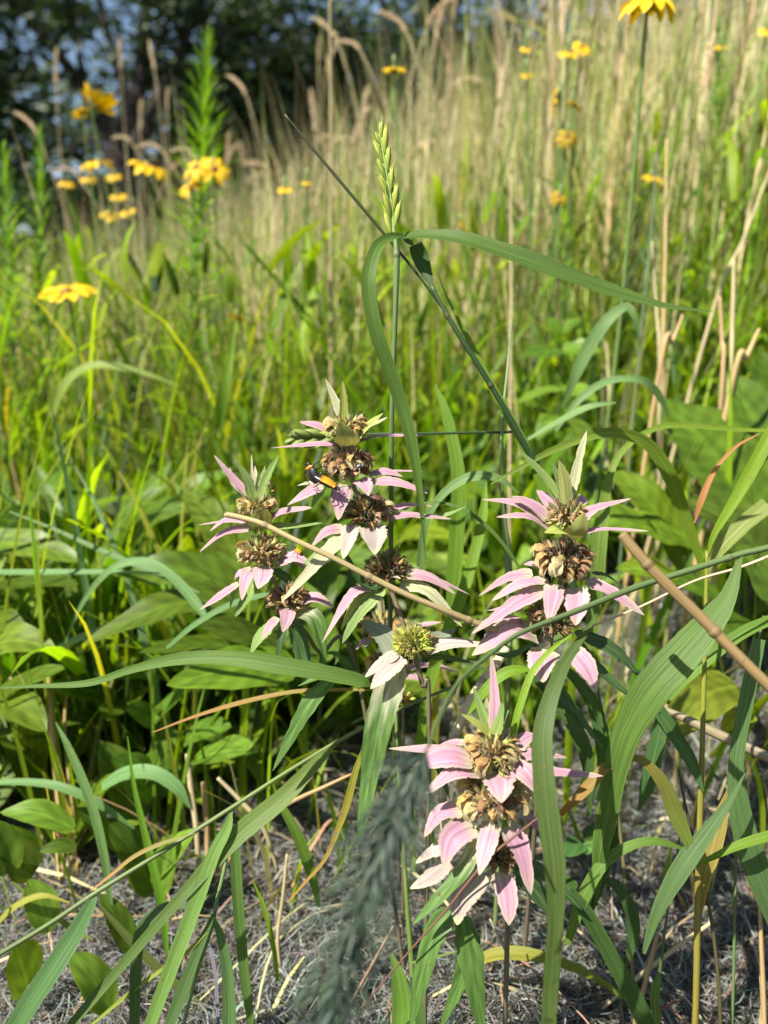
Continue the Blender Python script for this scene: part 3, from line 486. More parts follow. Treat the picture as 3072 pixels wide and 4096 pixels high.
# stalk behind the centre one
beebalm('half hidden beebalm stalk with orange withered blossoms behind the lime green head', below(1600, 3100, 0.50),
    [P(1590, 2850, .46), P(1560, 2700, .45), P(1535, 2560, .45), P(1530, 2480, .45), P(1520, 2360, .45)], 0.0011, [
    dict(c=(1535, 2510, .45), r=(80, 45), cols=TAN_HEAD, n=50, fl=[(-90, 30, 14, C_CREAM), (-70, 20, 14, C_TAN), (-30, 10, 12, (0.5, 0.24, 0.05)), (30, 20, 12, C_TAN), (80, 20, 14, C_CREAM), (60, 40, 12, C_TAN)], br=[
        ((1600, 2520), (1690, 2500), (1765, 2488), 30, 'p', 0), ((1490, 2560), (1450, 2570), (1425, 2600), 30, 'p', -4), ((1560, 2560), (1650, 2570), (1720, 2560), 34, 'p', -6), ((1525, 2470), (1520, 2400), (1505, 2370), 26, 'c', 0, .9)]),
    dict(c=(1545, 2660, .45), r=(70, 40), cols=BR_HEAD, n=40, fl=[(-60, 20, 12, C_TAN), (-90, 20, 12, C_CREAM), (60, 20, 12, C_TAN)], br=[
        ((1600, 2680), (1720, 2660), (1842, 2690), 30, 'p', 0), ((1600, 2700), (1690, 2720), (1740, 2790), 34, 'p', -6), ((1490, 2690), (1450, 2720), (1440, 2770), 34, 'w', -4)]),
    ])
# tiny late head deep in the leaves
rt = empty('beebalm_plant', below(1620, 3000, .44), 'tiny green and yellow beebalm bud low beside the striped leaf', 'wildflower', 'spotted beebalm stalks in the front of the meadow')
mb = MB(); tube(mb, [below(1620, 3000, .44), P(1612, 2900, .43), P(1606, 2810, .43)], [.001] * 3, (0.14, 0.12, 0.07)); mb.build('stem', M_stem, rt)
hd = calyx_head(P(1606, 2795, .43), .0055, .005, [(0.42, 0.3, 0.05), (0.3, 0.3, 0.06)], rt, 26, .005)
for sp in (((1590, 2815), None, (1575, 2780), 30, 'l', -4, .9), ((1606, 2825), None, (1612, 2790), 34, 'l', -6, .9), ((1622, 2815), None, (1640, 2780), 30, 'l', -3, .9)): bract(P(1606, 2795, .43), .43, sp, hd)

# ------------------------------------------------------------------ grasses in front, each a thing of its own
def vw(wv, d): return wv * SC / F * d
def pts_of(pl, d): return [Q(p[0], p[1], p[2] if len(p) > 2 else d) for p in pl]
def tints(c0, c1=None):
    c1 = c1 or c0; k = random.uniform(0.85, 1.15); fx = lambda c: (c[0] * 1.05, c[1], min(c[2], c[1] * .33)); c0, c1 = fx(c0) if c0[1] > c0[0] else c0, fx(c1) if c1[1] > c1[0] else c1; return lambda v, u=0: tuple(q * k * (1 - 0.1 * (1 - abs(u))) for q in mixc(c0, c1, v))
def blade_mesh(mb, pl, ws, col, d=0.35, k=0.8, fold=0.22, **kw):
    pts = pts_of(pl, d); m = len(pl); ww = [vw(ws[min(i, len(ws) - 1)], pl[i][2] if len(pl[i]) > 2 else d) for i in range(m)]
    ribbon(mb, pts, ww, col if callable(col) else tints(col), k=k, fold=fold, wave=kw.pop('wave', 0.015), **kw)
def culm_mesh(mb, pl, ws, col, d=0.35):
    pts = pts_of(pl, d); ww = [vw(ws[min(i, len(ws) - 1)], pl[i][2] if len(pl[i]) > 2 else d) / 2 for i in range(len(pl))]
    tube(mb, pts, ww, col if callable(col) else tints(col), 8, 7 * len(pl))
    if len(pl) > 5 and ww[1] > .0011:                                            # swollen joints of the culm
        sp = spline([list(p) + [r] for p, r in zip(pts, ww)], 41)
        for i in (9, 22, 34):
            c = sp[i, :3]; t = sp[i + 1, :3] - sp[i - 1, :3]; t /= np.linalg.norm(t); cc = (col if callable(col) else tints(col))(i / 40); tube(mb, [c - t * .0016, c - t * .0004, c + t * .0006, c + t * .0018], [sp[i, 3] * 1.02, sp[i, 3] * 1.22, sp[i, 3] * 1.18, sp[i, 3] * 1.0], mixc(cc, (.1, .07, .03), .35), 8, 8, cap=False)
def grass_blade(label, pl, ws, col, d=0.35, **kw):
    mb = MB(); blade_mesh(mb, pl, ws, col, d, **kw); o = mb.build('grass_blade', M_straw if kw.get('dry') else M_blade)
    return tag(o, label, 'grass blade', 'single grass blades in the front')
def dry_stalk(label, pl, ws, col, d=0.35, name='dry_stalk'):
    mb = MB(); culm_mesh(mb, pl, ws, col, d); return tag(mb.build(name, M_straw), label, 'dry stalk', 'bare dry stalks in the front')
def spikelets(mb, pts, col, n, size, fat=0.32, spread=0.45, awn=0.0, two=True, facing=None):
    p = spline([list(q) for q in pts], n + 2); t = nrm(np.gradient(p, axis=0))
    for i in range(n):
        a = np.cross(t[i], (np.array(list(CAM)) - p[i]) if facing is None else facing); a /= np.linalg.norm(a) + 1e-9; b = np.cross(a, t[i])
        sg = 1 if i % 2 else -1; dr = t[i] + a * sg * spread + b * random.uniform(-.15, .15); dr /= np.linalg.norm(dr); s = size * random.uniform(0.9, 1.1) * (0.65 if i > n - 3 else 1)
        for e in ((-0.5, 0.25, 0.8) if two else (0,)):                                   # florets of one spikelet fan out
            q = dr + b * e * 0.3 + a * sg * e * 0.18; q /= np.linalg.norm(q); c = p[i] + q * s * 0.5 + a * sg * s * 0.06; x = np.cross(q, b); x /= np.linalg.norm(x); y = np.cross(q, x); cc = jit(col, 0.14)
            v = []; cs = []; rings = [(-0.5, .18), (-.25, .85), (.05, 1), (.3, .6), (.5, .04)]
            for h, r in rings:
                for k in range(6): th = k * math.pi / 3; v.append(c + q * s * h + (x * math.cos(th) + y * math.sin(th)) * s * fat * 0.5 * r); cs.append(mixc(cc, (cc[0] * 1.35, cc[1] * 1.25, cc[2] * 1.1), h + .5))
            f = [(m * 6 + k, m * 6 + (k + 1) % 6, m * 6 + 6 + (k + 1) % 6, m * 6 + 6 + k) for m in range(4) for k in range(6)]; mb.add(v, f, cs)
            if awn: e2 = c + q * s * (0.5 + awn) + RNG.normal(0, .12, 3) * s; mb.add([c + q * s * .4 - x * s * .02, c + q * s * .4 + x * s * .02, e2], [(0, 1, 2)], cc)

# the tall green culm with the spike in the centre
rt = empty('wheat_grass', below(1560, 2900, .40), 'tall green grass with an upright spike and one long blade folded down its left side', 'grass', 'green seed grasses in the front')
mb = MB(); culm_mesh(mb, [(842, 1600, .40), (843, 1350, .39), (845, 1100, .372), (846, 900, .362), (853, 700, .354), (857, 560, .35), (852, 500, .35)], [12, 11, 11, 11, 11, 14, 6], tints((0.07, 0.12, 0.045), (0.10, 0.17, 0.05))); mb.build('culm', M_stem, rt)
mb = MB(); spikelets(mb, pts_of([(850, 512), (847, 450), (836, 380), (826, 320), (816, 265)], .35), (0.20, 0.25, 0.035), 12, 0.0125, fat=.2, spread=.13, awn=.45)
culm_mesh(mb, [(852, 515), (847, 450), (836, 380), (826, 320), (813, 250)], [8, 7, 6, 4, 1], (0.16, 0.24, .06)); mb.build('seed_spike', M_stem, rt)
mb = MB(); blade_mesh(mb, [(872, 509, .35), (845, 512, .342), (815, 535, .335), (798, 590, .33), (799, 650, .33), (815, 725, .332), (842, 800, .336), (868, 880, .34), (890, 960, .342), (905, 1050, .345), (913, 1120, .348), (920, 1210, .352)], [4, 18, 26, 30, 31, 29, 28, 29, 26, 16, 10, 1], G_BLUE, k=.35, fold=.3, n=70); mb.build('blade', M_blade, rt)
# dark leaning culm with the right hand blade
rt = empty('wheat_grass', below(2230, 2500, .42), 'dark leaning grass culm whose twisted blade reaches far to the right', 'grass', 'green seed grasses in the front')
mb = MB(); culm_mesh(mb, [(1260, 1330, .42), (1180, 1060, .39), (1120, 935, .378), (1040, 800, .366), (980, 705, .36), (932, 618, .358)], [14, 13, 13, 12, 11, 8], G_DARK); mb.build('culm', M_stem, rt)
mb = MB(); blade_mesh(mb, [(932, 618, .358), (921, 590, .36), (908, 555, .362), (897, 528, .36)], [5, 26, 34, 30], (0.04, 0.085, 0.022), k=-.1, fold=-.2)
mb.build('blade', M_blade, rt)
mb = MB(); blade_mesh(mb, [(893, 528, .361), (868, 514, .356), (895, 508, .35), (940, 508, .345), (1000, 517, .34), (1070, 538, .337), (1140, 562, .335), (1230, 597, .333), (1330, 632, .332), (1430, 660, .331), (1485, 668, .331), (1540, 673, .331)], [9, 12, 16, 21, 27, 30, 32, 30, 25, 12, 8, 1], G_BLUE, k=1.1, fold=.34, n=64, wave=.03); mb.build('blade', M_blade, rt)
mb = MB(); culm_mesh(mb, [(615, 247, .345), (700, 350, .35), (828, 503, .356), (900, 590, .358), (960, 672, .36)], [4, 7, 7, 6, 5], tints((0.05, 0.06, 0.03), (0.02, 0.035, 0.015))); tag(mb.build('dry_stalk', M_stem), 'thin dark cut stalk leaning up to the left behind the green spike', 'dry stalk', 'bare dry stalks in the front')
grass_blade('bright green blade running down along the dark leaning culm', [(945, 588), (965, 640), (1005, 720), (1060, 830), (1110, 920), (1150, 1000), (1185, 1080), (1210, 1160)], [1, 4, 11, 16, 20, 22, 22, 18], (0.12, 0.22, 0.02), .385, k=.4)
# lying grass with a green spike, behind the top of the centre stalk
rt = empty('wheat_grass', below(2300, 2300, .47), 'dark green grass lying level with its spike behind the top beebalm head', 'grass', 'green seed grasses in the front')
mb = MB(); culm_mesh(mb, [(1190, 1060, .46), (1130, 942, .44), (1085, 934, .43), (900, 937, .42), (800, 938, .42), (715, 945, .42)], [7, 7, 6, 6, 5, 3], G_DARK); mb.build('culm', M_stem, rt)
mb = MB(); spikelets(mb, pts_of([(760, 938), (700, 945), (655, 947), (618, 946)], .42), (0.12, 0.17, 0.04), 9, .012, spread=.25, awn=.3); mb.build('seed_spike', M_stem, rt)
# drooping plume culm, nearest of all
rt = empty('plume_grass', below(3700, 2100, .36), 'long green culm from the right bending down into a blurred grey plume', 'grass', 'green seed grasses in the front')
mb = MB(); culm_mesh(mb, [(1900, 1120, .36), (1659, 1183, .345), (1600, 1197, .342), (1480, 1235, .335), (1370, 1270, .325), (1250, 1318, .314), (1128, 1366, .30), (1060, 1412, .285), (990, 1475, .265), (945, 1560, .235), (928, 1610, .222)], [15, 14, 14, 14, 14, 13, 11, 10, 10, 9, 7], tints((0.09, 0.14, 0.05), (0.06, 0.10, 0.055))); mb.build('culm', M_stem, rt)
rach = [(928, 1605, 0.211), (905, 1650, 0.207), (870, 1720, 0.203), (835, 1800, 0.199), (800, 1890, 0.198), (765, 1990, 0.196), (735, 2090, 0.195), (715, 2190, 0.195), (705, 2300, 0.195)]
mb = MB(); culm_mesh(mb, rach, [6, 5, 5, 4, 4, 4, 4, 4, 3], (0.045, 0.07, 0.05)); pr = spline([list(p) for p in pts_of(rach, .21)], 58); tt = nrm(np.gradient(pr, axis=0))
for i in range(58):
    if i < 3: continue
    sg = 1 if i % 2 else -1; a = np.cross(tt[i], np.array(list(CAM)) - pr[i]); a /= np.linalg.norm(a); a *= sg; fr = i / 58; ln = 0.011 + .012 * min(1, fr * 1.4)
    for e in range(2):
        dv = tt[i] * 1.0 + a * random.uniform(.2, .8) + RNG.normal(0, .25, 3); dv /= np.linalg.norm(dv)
        spikelets(mb, [pr[i], pr[i] + dv * ln * .55, pr[i] + dv * ln], random.choice([(0.028, 0.047, 0.030), (0.02, 0.034, 0.023), (0.04, 0.062, 0.042)]), 3, .0090, fat=.18, spread=.14, awn=1.3, two=False)  # very dark greens: shade over the plume is put into its colour
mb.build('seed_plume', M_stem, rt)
mb = MB(); blade_mesh(mb, [(1604, 1194, .342), (1596, 1215, .34), (1572, 1290, .336), (1530, 1350, .334), (1470, 1420, .333), (1400, 1500, .335), (1352, 1590, .34), (1326, 1680, .345), (1308, 1780, .35), (1295, 1850, .352), (1288, 1950, .36)], [5, 13, 34, 58, 76, 78, 62, 52, 44, 30, 4], G_BLUE, k=.5, fold=.12, n=60); mb.build('blade', M_blade, rt)
# long fallen culm, lower left
rt = empty('meadow_grass_culm', below(-200, 3900, .36), 'long fallen green culm crossing the lower left with blades hanging from its nodes', 'grass', 'green seed grasses in the front')
mb = MB(); culm_mesh(mb, [(990, 1478, .40), (880, 1525, .39), (760, 1585, .38), (640, 1655, .37), (500, 1745, .36), (350, 1840, .35), (205, 1930, .34), (100, 2000, .335), (-60, 2095, .33)], [6, 7, 9, 9, 10, 10, 11, 11, 11], tints((0.12, 0.17, 0.04), (0.08, 0.12, 0.035))); mb.build('culm', M_stem, rt)
mb = MB(); blade_mesh(mb, [(205, 1928, .34), (195, 1955, .338), (160, 2020, .335), (110, 2100, .33), (50, 2190, .328), (0, 2280, .327)], [6, 24, 40, 42, 42, 40], (0.08, 0.17, 0.06), k=.45); mb.build('blade', M_blade, rt)
mb = MB(); blade_mesh(mb, [(730, 1598, .378), (690, 1640, .372), (610, 1725, .365), (530, 1790, .36), (470, 1850, .356), (390, 1940, .35), (260, 2090, .345), (140, 2230, .34), (60, 2320, .34)], [5, 24, 38, 40, 36, 26, 22, 18, 10], tints((0.13, 0.2, 0.04), (0.05, 0.1, 0.025)), k=.4); mb.build('blade', M_blade, rt)
mb = MB(); blade_mesh(mb, [(500, 1748, .36), (490, 1790, .357), (460, 1850, .354), (420, 1960, .35), (370, 2090, .348), (330, 2200, .347), (310, 2270, .347)], [5, 22, 28, 30, 32, 28, 22], (0.11, 0.2, 0.045), k=.5); mb.build('blade', M_blade, rt)
mb = MB(); blade_mesh(mb, [(195, 1925, .34), (240, 1890, .342), (290, 1850, .345), (350, 1822, .348), (420, 1800, .35)], [2, 7, 9, 8, 2], tints((0.3, 0.16, 0.05), (0.16, 0.18, 0.05)), k=.6); mb.build('blade', M_blade, rt)
# blue green shoot at the bottom left
rt = empty('meadow_grass_culm', below(820, 4300, .36), 'blue green grass shoot with split drooping blades beside the fallen culm', 'grass', 'green seed grasses in the front')
mb = MB(); culm_mesh(mb, [(500, 1745, .37), (490, 1850, .368), (470, 1940, .366), (455, 2010, .364), (420, 2120, .362), (385, 2260, .36)], [6, 8, 9, 9, 9, 9], G_TEAL); mb.build('culm', M_stem, rt)
for pl, ws, cc in (([(462, 1975), (430, 2050), (395, 2140), (360, 2230)], [8, 22, 28, 22], (0.07, 0.13, .05)), ([(462, 1985), (478, 2030), (492, 2110), (495, 2220), (490, 2280)], [6, 18, 26, 28, 16], (0.09, .17, .11)), ([(470, 1925), (430, 1950), (395, 1958), (350, 1965), (300, 2030), (290, 2230)], [5, 9, 10, 20, 26, 22], (0.07, .13, .08)), ([(450, 2010), (400, 2060), (300, 2130), (190, 2220)], [3, 8, 9, 5], (0.17, .22, .03))):
    mb = MB(); blade_mesh(mb, pl, ws, cc, .362, k=.5); mb.build('blade', M_blade, rt)

GB = [
 ('long twisted green blade reaching level across the lower left', [(-30, 1487, .37), (60, 1483, .368), (190, 1476, .365), (280, 1448, .36), (360, 1428, .356), (430, 1421, .353), (520, 1425, .35), (600, 1438, .348), (690, 1452, .348), (775, 1470, .35), (800, 1480, .352)], [2, 8, 15, 17, 24, 28, 32, 38, 36, 28, 8], G_BLUE, .35, dict(k=.35, fold=.3, wave=.03)),
 ('blurred near blade hanging straight down in front of the lowest flower', [(1290, 1325, .33), (1262, 1370, .322), (1225, 1425, .312), (1192, 1500, .302), (1172, 1590, .295), (1175, 1690, .29), (1188, 1790, .288), (1199, 1880, .288), (1200, 1990, .292), (1192, 2100, .298), (1182, 2260, .305)], [3, 14, 22, 32, 42, 48, 50, 46, 34, 32, 30], tints((0.075, .125, .035), (0.085, .14, .035)), .3, dict(k=.3, n=60)),
 ('bright green narrow blade curling down to the lowest flower head', [(1235, 1370, .34), (1190, 1405, .335), (1150, 1452, .332), (1128, 1510, .33), (1112, 1570, .329), (1105, 1640, .33), (1103, 1760, .335)], [3, 9, 15, 17, 15, 9, 3], (0.14, .25, .02), .33, dict(k=.6)),
 ('short bright blade bridging left above the lowest flower', [(1150, 1446, .345), (1110, 1448, .343), (1080, 1462, .342), (1045, 1495, .342), (1010, 1545, .345)], [8, 20, 24, 20, 4], (0.13, .24, .02), .343, dict(k=.9)),
 ('yellow green arching blade over the right hand stalk', [(1060, 1045, .38), (1120, 1012, .38), (1200, 970, .385), (1290, 938, .39), (1350, 938, .395), (1405, 965, .40), (1445, 1025, .405), (1470, 1090, .41), (1500, 1170, .415), (1522, 1250, .42)], [3, 9, 15, 20, 23, 26, 30, 30, 20, 8], tints((0.13, .2, .03), (0.14, .23, .015)), .4, dict(k=.15)),
 ('thin long blade bowing from the right edge behind the right hand stalk', [(1680, 930, .44), (1600, 928, .44), (1480, 918, .435), (1410, 928, .43), (1350, 968, .425), (1318, 1025, .42), (1304, 1100, .42), (1294, 1180, .42), (1284, 1300, .425), (1270, 1420, .43)], [4, 9, 13, 13, 14, 17, 26, 32, 30, 22], tints((0.15, .23, .02), (0.09, .15, .03)), .43, dict(k=.3)),
 ('broad bright blade slanting in from the right edge', [(1690, 890, .37), (1640, 985, .372), (1590, 1075, .375), (1545, 1150, .378), (1528, 1200, .38)], [26, 27, 24, 14, 4], (0.13, .22, .012), .375, dict(k=.2)),
 ('thin dry orange blade arching near the right edge', [(1640, 937, .39), (1590, 965, .39), (1545, 1015, .39), (1515, 1080, .39), (1500, 1130, .392)], [2, 7, 9, 14, 3], (0.33, .15, .05), .39, dict(k=.5)),
 ('short green blade fallen below the left hand stalk', [(588, 1690, .40), (605, 1735, .40), (640, 1800, .40), (670, 1880, .402), (690, 1960, .405)], [2, 14, 22, 22, 8], (0.1, .19, .025), .4, dict(k=.5)),
 ('yellowing thin blade curving down beside the striped leaf', [(800, 1580, .36), (770, 1660, .36), (745, 1750, .362), (705, 1850, .365), (660, 1905, .368), (620, 1950, .37)], [2, 13, 15, 9, 6, 2], tints((0.16, .21, .02), (0.32, .17, .05)), .36, dict(k=.5)),
 ('wide green blade crossing the lower right corner upwards', [(1610, 1670, .35), (1570, 1740, .35), (1520, 1810, .35), (1470, 1880, .35), (1420, 1970, .352), (1390, 2060, .355)], [2, 18, 32, 38, 26, 8], (0.075, .14, .055), .35, dict(k=.7)),
 ('dark green broad blade along the lower right edge', [(1640, 1380, .37), (1615, 1500, .37), (1590, 1650, .372), (1600, 1760, .374), (1630, 1870, .376), (1690, 2010, .38)], [24, 30, 32, 44, 52, 50], (0.065, .125, .045), .37, dict(k=.4)),
 ('bright thin blade pointing right low on the right side', [(1480, 1880, .36), (1540, 1852, .36), (1600, 1825, .36), (1680, 1800, .36)], [3, 12, 18, 20], (0.12, .22, .02), .36, dict(k=.9)),
 ('green blade bending over the litter at the lower right', [(1225, 2040, .355), (1255, 1950, .352), (1300, 1870, .352), (1360, 1828, .352), (1420, 1818, .353), (1490, 1838, .356)], [14, 26, 26, 20, 15, 3], (0.10, .19, .03), .352, dict(k=.7)),
 ('dark strap blade falling to the bottom right of the lowest flower', [(1235, 1925, .35), (1265, 1970, .35), (1310, 2050, .352), (1370, 2160, .354), (1430, 2280, .358)], [12, 30, 36, 38, 36], (0.045, .095, .022), .35, dict(k=.5)),
 ('dark curling blade low between two culms', [(1290, 1915, .37), (1320, 1905, .37), (1360, 1960, .37), (1368, 2020, .372), (1352, 2090, .375)], [3, 16, 28, 26, 5], (0.05, .10, .03), .37, dict(k=.4)),
 ('dark upright blade right of the lowest flower', [(1205, 1430, .39), (1250, 1475, .388), (1285, 1530, .386), (1300, 1600, .386), (1296, 1680, .388)], [12, 24, 30, 28, 8], (0.045, .10, .03), .386, dict(k=.2)),
 ('dark arched blade behind the blurred hanging blade', [(1130, 1440, .38), (1190, 1500, .378), (1235, 1560, .376), (1268, 1640, .376), (1275, 1760, .38)], [10, 26, 32, 28, 6], (0.045, .09, .025), .378, dict(k=.2)),
 ('green and brown blade bending over beside the big blue green blade', [(1210, 1760, .345), (1270, 1700, .345), (1320, 1650, .346), (1380, 1640, .347), (1430, 1690, .348), (1460, 1760, .35), (1500, 1850, .352)], [12, 24, 18, 16, 30, 34, 12], tints((0.24, .13, .03), (0.11, .17, .03)), .347, dict(k=.5)),
 ('straight green blade left of the vertical yellow culm', [(1400, 1500, .37), (1440, 1560, .37), (1490, 1640, .37), (1520, 1710, .37)], [26, 30, 26, 4], (0.055, .12, .035), .37, dict(k=.3)),
 ('dark green blade standing behind the big blue green blade', [(1435, 1540, .375), (1420, 1600, .375), (1400, 1690, .376), (1380, 1750, .378)], [26, 34, 30, 6], (0.045, .10, .03), .376, dict(k=.2)),
 ('long blade in shade slanting left of the big blue green blade', [(1280, 1730, .36), (1310, 1660, .36), (1315, 1800, .36), (1290, 1900, .362), (1260, 2000, .364)], [4, 20, 40, 36, 12], (0.04, .08, .022), .36, dict(k=.2)),
 ('bright blade resting along the right culm junction', [(1660, 1090, .41), (1610, 1130, .41), (1560, 1180, .412), (1530, 1230, .414)], [34, 36, 28, 6], (0.17, .22, .05), .41, dict(k=.6)),
 ('green blade pointing left from the right edge at mid height', [(1690, 1330, .40), (1600, 1370, .40), (1500, 1450, .40), (1440, 1520, .402)], [22, 26, 22, 5], (0.09, .18, .02), .4, dict(k=.6)),
 ('soft blue green blade peaking above the leafy plants at right', [(1215, 880, .62), (1240, 820, .60), (1270, 755, .59), (1310, 695, .58), (1352, 663, .58), (1372, 690, .58), (1385, 760, .59)], [6, 20, 27, 26, 18, 12, 3], (0.13, .23, .17), .58, dict(k=.6)),
 ('pale blue green blade lying below the peaked blade', [(1130, 955, .52), (1200, 915, .51), (1270, 880, .5), (1330, 870, .5)], [4, 12, 12, 3], (0.14, .24, .17), .5, dict(k=1)),
 ('thin arched blue green blade right of the leaning culm', [(1200, 930, .55), (1250, 865, .54), (1310, 825, .54), (1380, 820, .54), (1420, 850, .55), (1445, 900, .56)], [8, 14, 15, 14, 16, 4], (0.12, .22, .15), .54, dict(k=.5)),
 ('drooping blue green blade between centre and right stalks', [(905, 1240, .43), (920, 1130, .42), (960, 1065, .415), (1020, 1030, .41), (1080, 1035, .41), (1120, 1065, .412)], [14, 16, 18, 20, 14, 3], (0.12, .21, .14), .415, dict(k=.7)),
 ('thin dark blade curving from the centre stalk to the right stalk', [(860, 1105, .4), (930, 1085, .398), (1000, 1100, .396), (1060, 1145, .394), (1105, 1200, .394), (1130, 1240, .395)], [3, 5, 7, 8, 7, 2], (0.07, .13, .03), .396, dict(k=.8)),
 ('long blue green blade arched over the broad leaves at left', [(140, 1390, .56), (180, 1300, .55), (240, 1230, .54), (310, 1213, .535), (370, 1245, .53), (420, 1300, .525), (450, 1345, .52)], [3, 10, 15, 17, 20, 22, 10], (0.11, .21, .15), .54, dict(k=.6)),
 ('thin blue blade slanting down over the broad leaves at left', [(20, 1105, .58), (120, 1145, .57), (230, 1195, .56), (340, 1240, .55), (430, 1280, .54)], [3, 8, 11, 11, 3], (0.12, .21, .17), .56, dict(k=.8)),
 ('level pale blade across the broad leaves at the left edge', [(-20, 1237, .56), (100, 1236, .55), (250, 1236, .545), (380, 1240, .54)], [12, 12, 9, 2], (0.11, .21, .13), .55, dict(k=.9)),
 ('rising blue green blade that ends beneath the left stalk', [(360, 1400, .47), (420, 1350, .46), (490, 1310, .455), (560, 1288, .45), (620, 1280, .45)], [6, 12, 13, 10, 2], (0.10, .2, .13), .455, dict(k=.8)),
 ('slender brown blade lying level left of the striped leaf', [(330, 1582, .42), (420, 1548, .415), (520, 1518, .41), (630, 1495, .405), (740, 1490, .40), (830, 1492, .4)], [2, 6, 9, 9, 7, 2], tints((0.3, .15, .05), (0.2, .19, .04)), .41, dict(k=.8)),
 ('bent pale green blade rising over the lower left straws', [(-20, 1690, .48), (60, 1690, .475), (130, 1700, .47), (210, 1735, .47), (290, 1790, .475)], [10, 16, 18, 17, 4], (0.12, .23, .13), .47, dict(k=.9)),
 ('soft blade bent over in the lower left leaves', [(220, 1700, .52), (270, 1672, .515), (330, 1670, .51), (380, 1700, .508), (410, 1745, .508)], [16, 26, 30, 26, 4], (0.11, .22, .08), .51, dict(k=.9)),
 ('slim green blade standing upright in the lower left', [(275, 1590, .45), (290, 1700, .446), (320, 1830, .442), (350, 1960, .44), (360, 2060, .44)], [2, 9, 17, 17, 9], (0.10, .22, .015), .444, dict(k=.2)),
 ('tall blade leaning left among the lower left straws', [(120, 1560, .47), (150, 1620, .465), (195, 1730, .46), (225, 1850, .456), (240, 1960, .455)], [2, 14, 20, 18, 8], (0.11, .2, .06), .46, dict(k=.3)),
 ('thin green blade slanting down at the far lower left', [(25, 1905), (80, 1950), (140, 1995), (200, 2030)], [3, 10, 11, 3], (0.13, .2, .03), .45, dict(k=.7)),
 ('dull green blade crossing behind the fallen culm at the lower left', [(215, 1955), (280, 2030), (350, 2100), (450, 2190)], [4, 16, 18, 14], (0.09, .12, .03), .44, dict(k=.6)),
 ('narrow blade hanging right of the split drooping blades', [(508, 1835), (512, 1920), (520, 2020), (530, 2120), (545, 2230)], [20, 24, 24, 20, 14], (0.09, .17, .04), .40, dict(k=.4)),
 ('yellowish blade curving over the litter at the left edge', [(-20, 2010), (30, 1960), (90, 1935), (150, 1950)], [8, 13, 11, 3], (0.22, .22, .03), .43, dict(k=.8)),
 ('slim bright blade rising out of the litter left of the plume', [(600, 2120), (590, 2040), (570, 1960), (545, 1900)], [8, 11, 9, 2], (0.13, .22, .015), .42, dict(k=.3)),
 ('green blade rising beside the bottom edge centre', [(862, 2260, .35), (868, 2180, .35), (860, 2110, .35), (845, 2060, .351)], [40, 44, 30, 8], (0.10, .2, .03), .35, dict(k=.4)),
 ('yellow decayed blade lying behind the lowest stalk leaves', [(1000, 2090, .42), (1080, 2060, .415), (1180, 2070, .41), (1280, 2110, .41), (1400, 2190, .41)], [12, 26, 22, 16, 6], tints((0.27, .24, .03), (0.12, .2, .03)), .41, dict(k=.9)),
 ('fresh green blade standing under the mating beetles', [(905, 1620, .44), (935, 1450, .43), (1000, 1280, .43), (1040, 1130, .435), (1050, 1040, .44)], [20, 24, 26, 22, 3], (0.12, .22, .02), .435, dict(k=.2)),
 ('broad bright blade upright between centre and right stalks', [(975, 1330, .47), (985, 1180, .465), (990, 1030, .46), (965, 900, .462), (940, 830, .465)], [26, 32, 32, 22, 3], (0.11, .21, .02), .465, dict(k=.15)),
 ('green blade with a bent tip near the left shoulder of the meadow', [(470, 930, .72), (485, 840, .70), (500, 760, .70), (508, 690, .70)], [26, 24, 14, 2], (0.13, .23, .02), .7, dict(k=.3)),
 ('soft arching green blade low at the far left', [(110, 900, .85), (140, 830, .84), (200, 790, .83), (290, 800, .83), (390, 835, .84)], [14, 18, 16, 12, 2], (0.17, .24, .05), .83, dict(k=.9)),
]
for lab, pl, ws, cc, d, kw in GB: grass_blade(lab, pl, ws, cc, d, **kw)

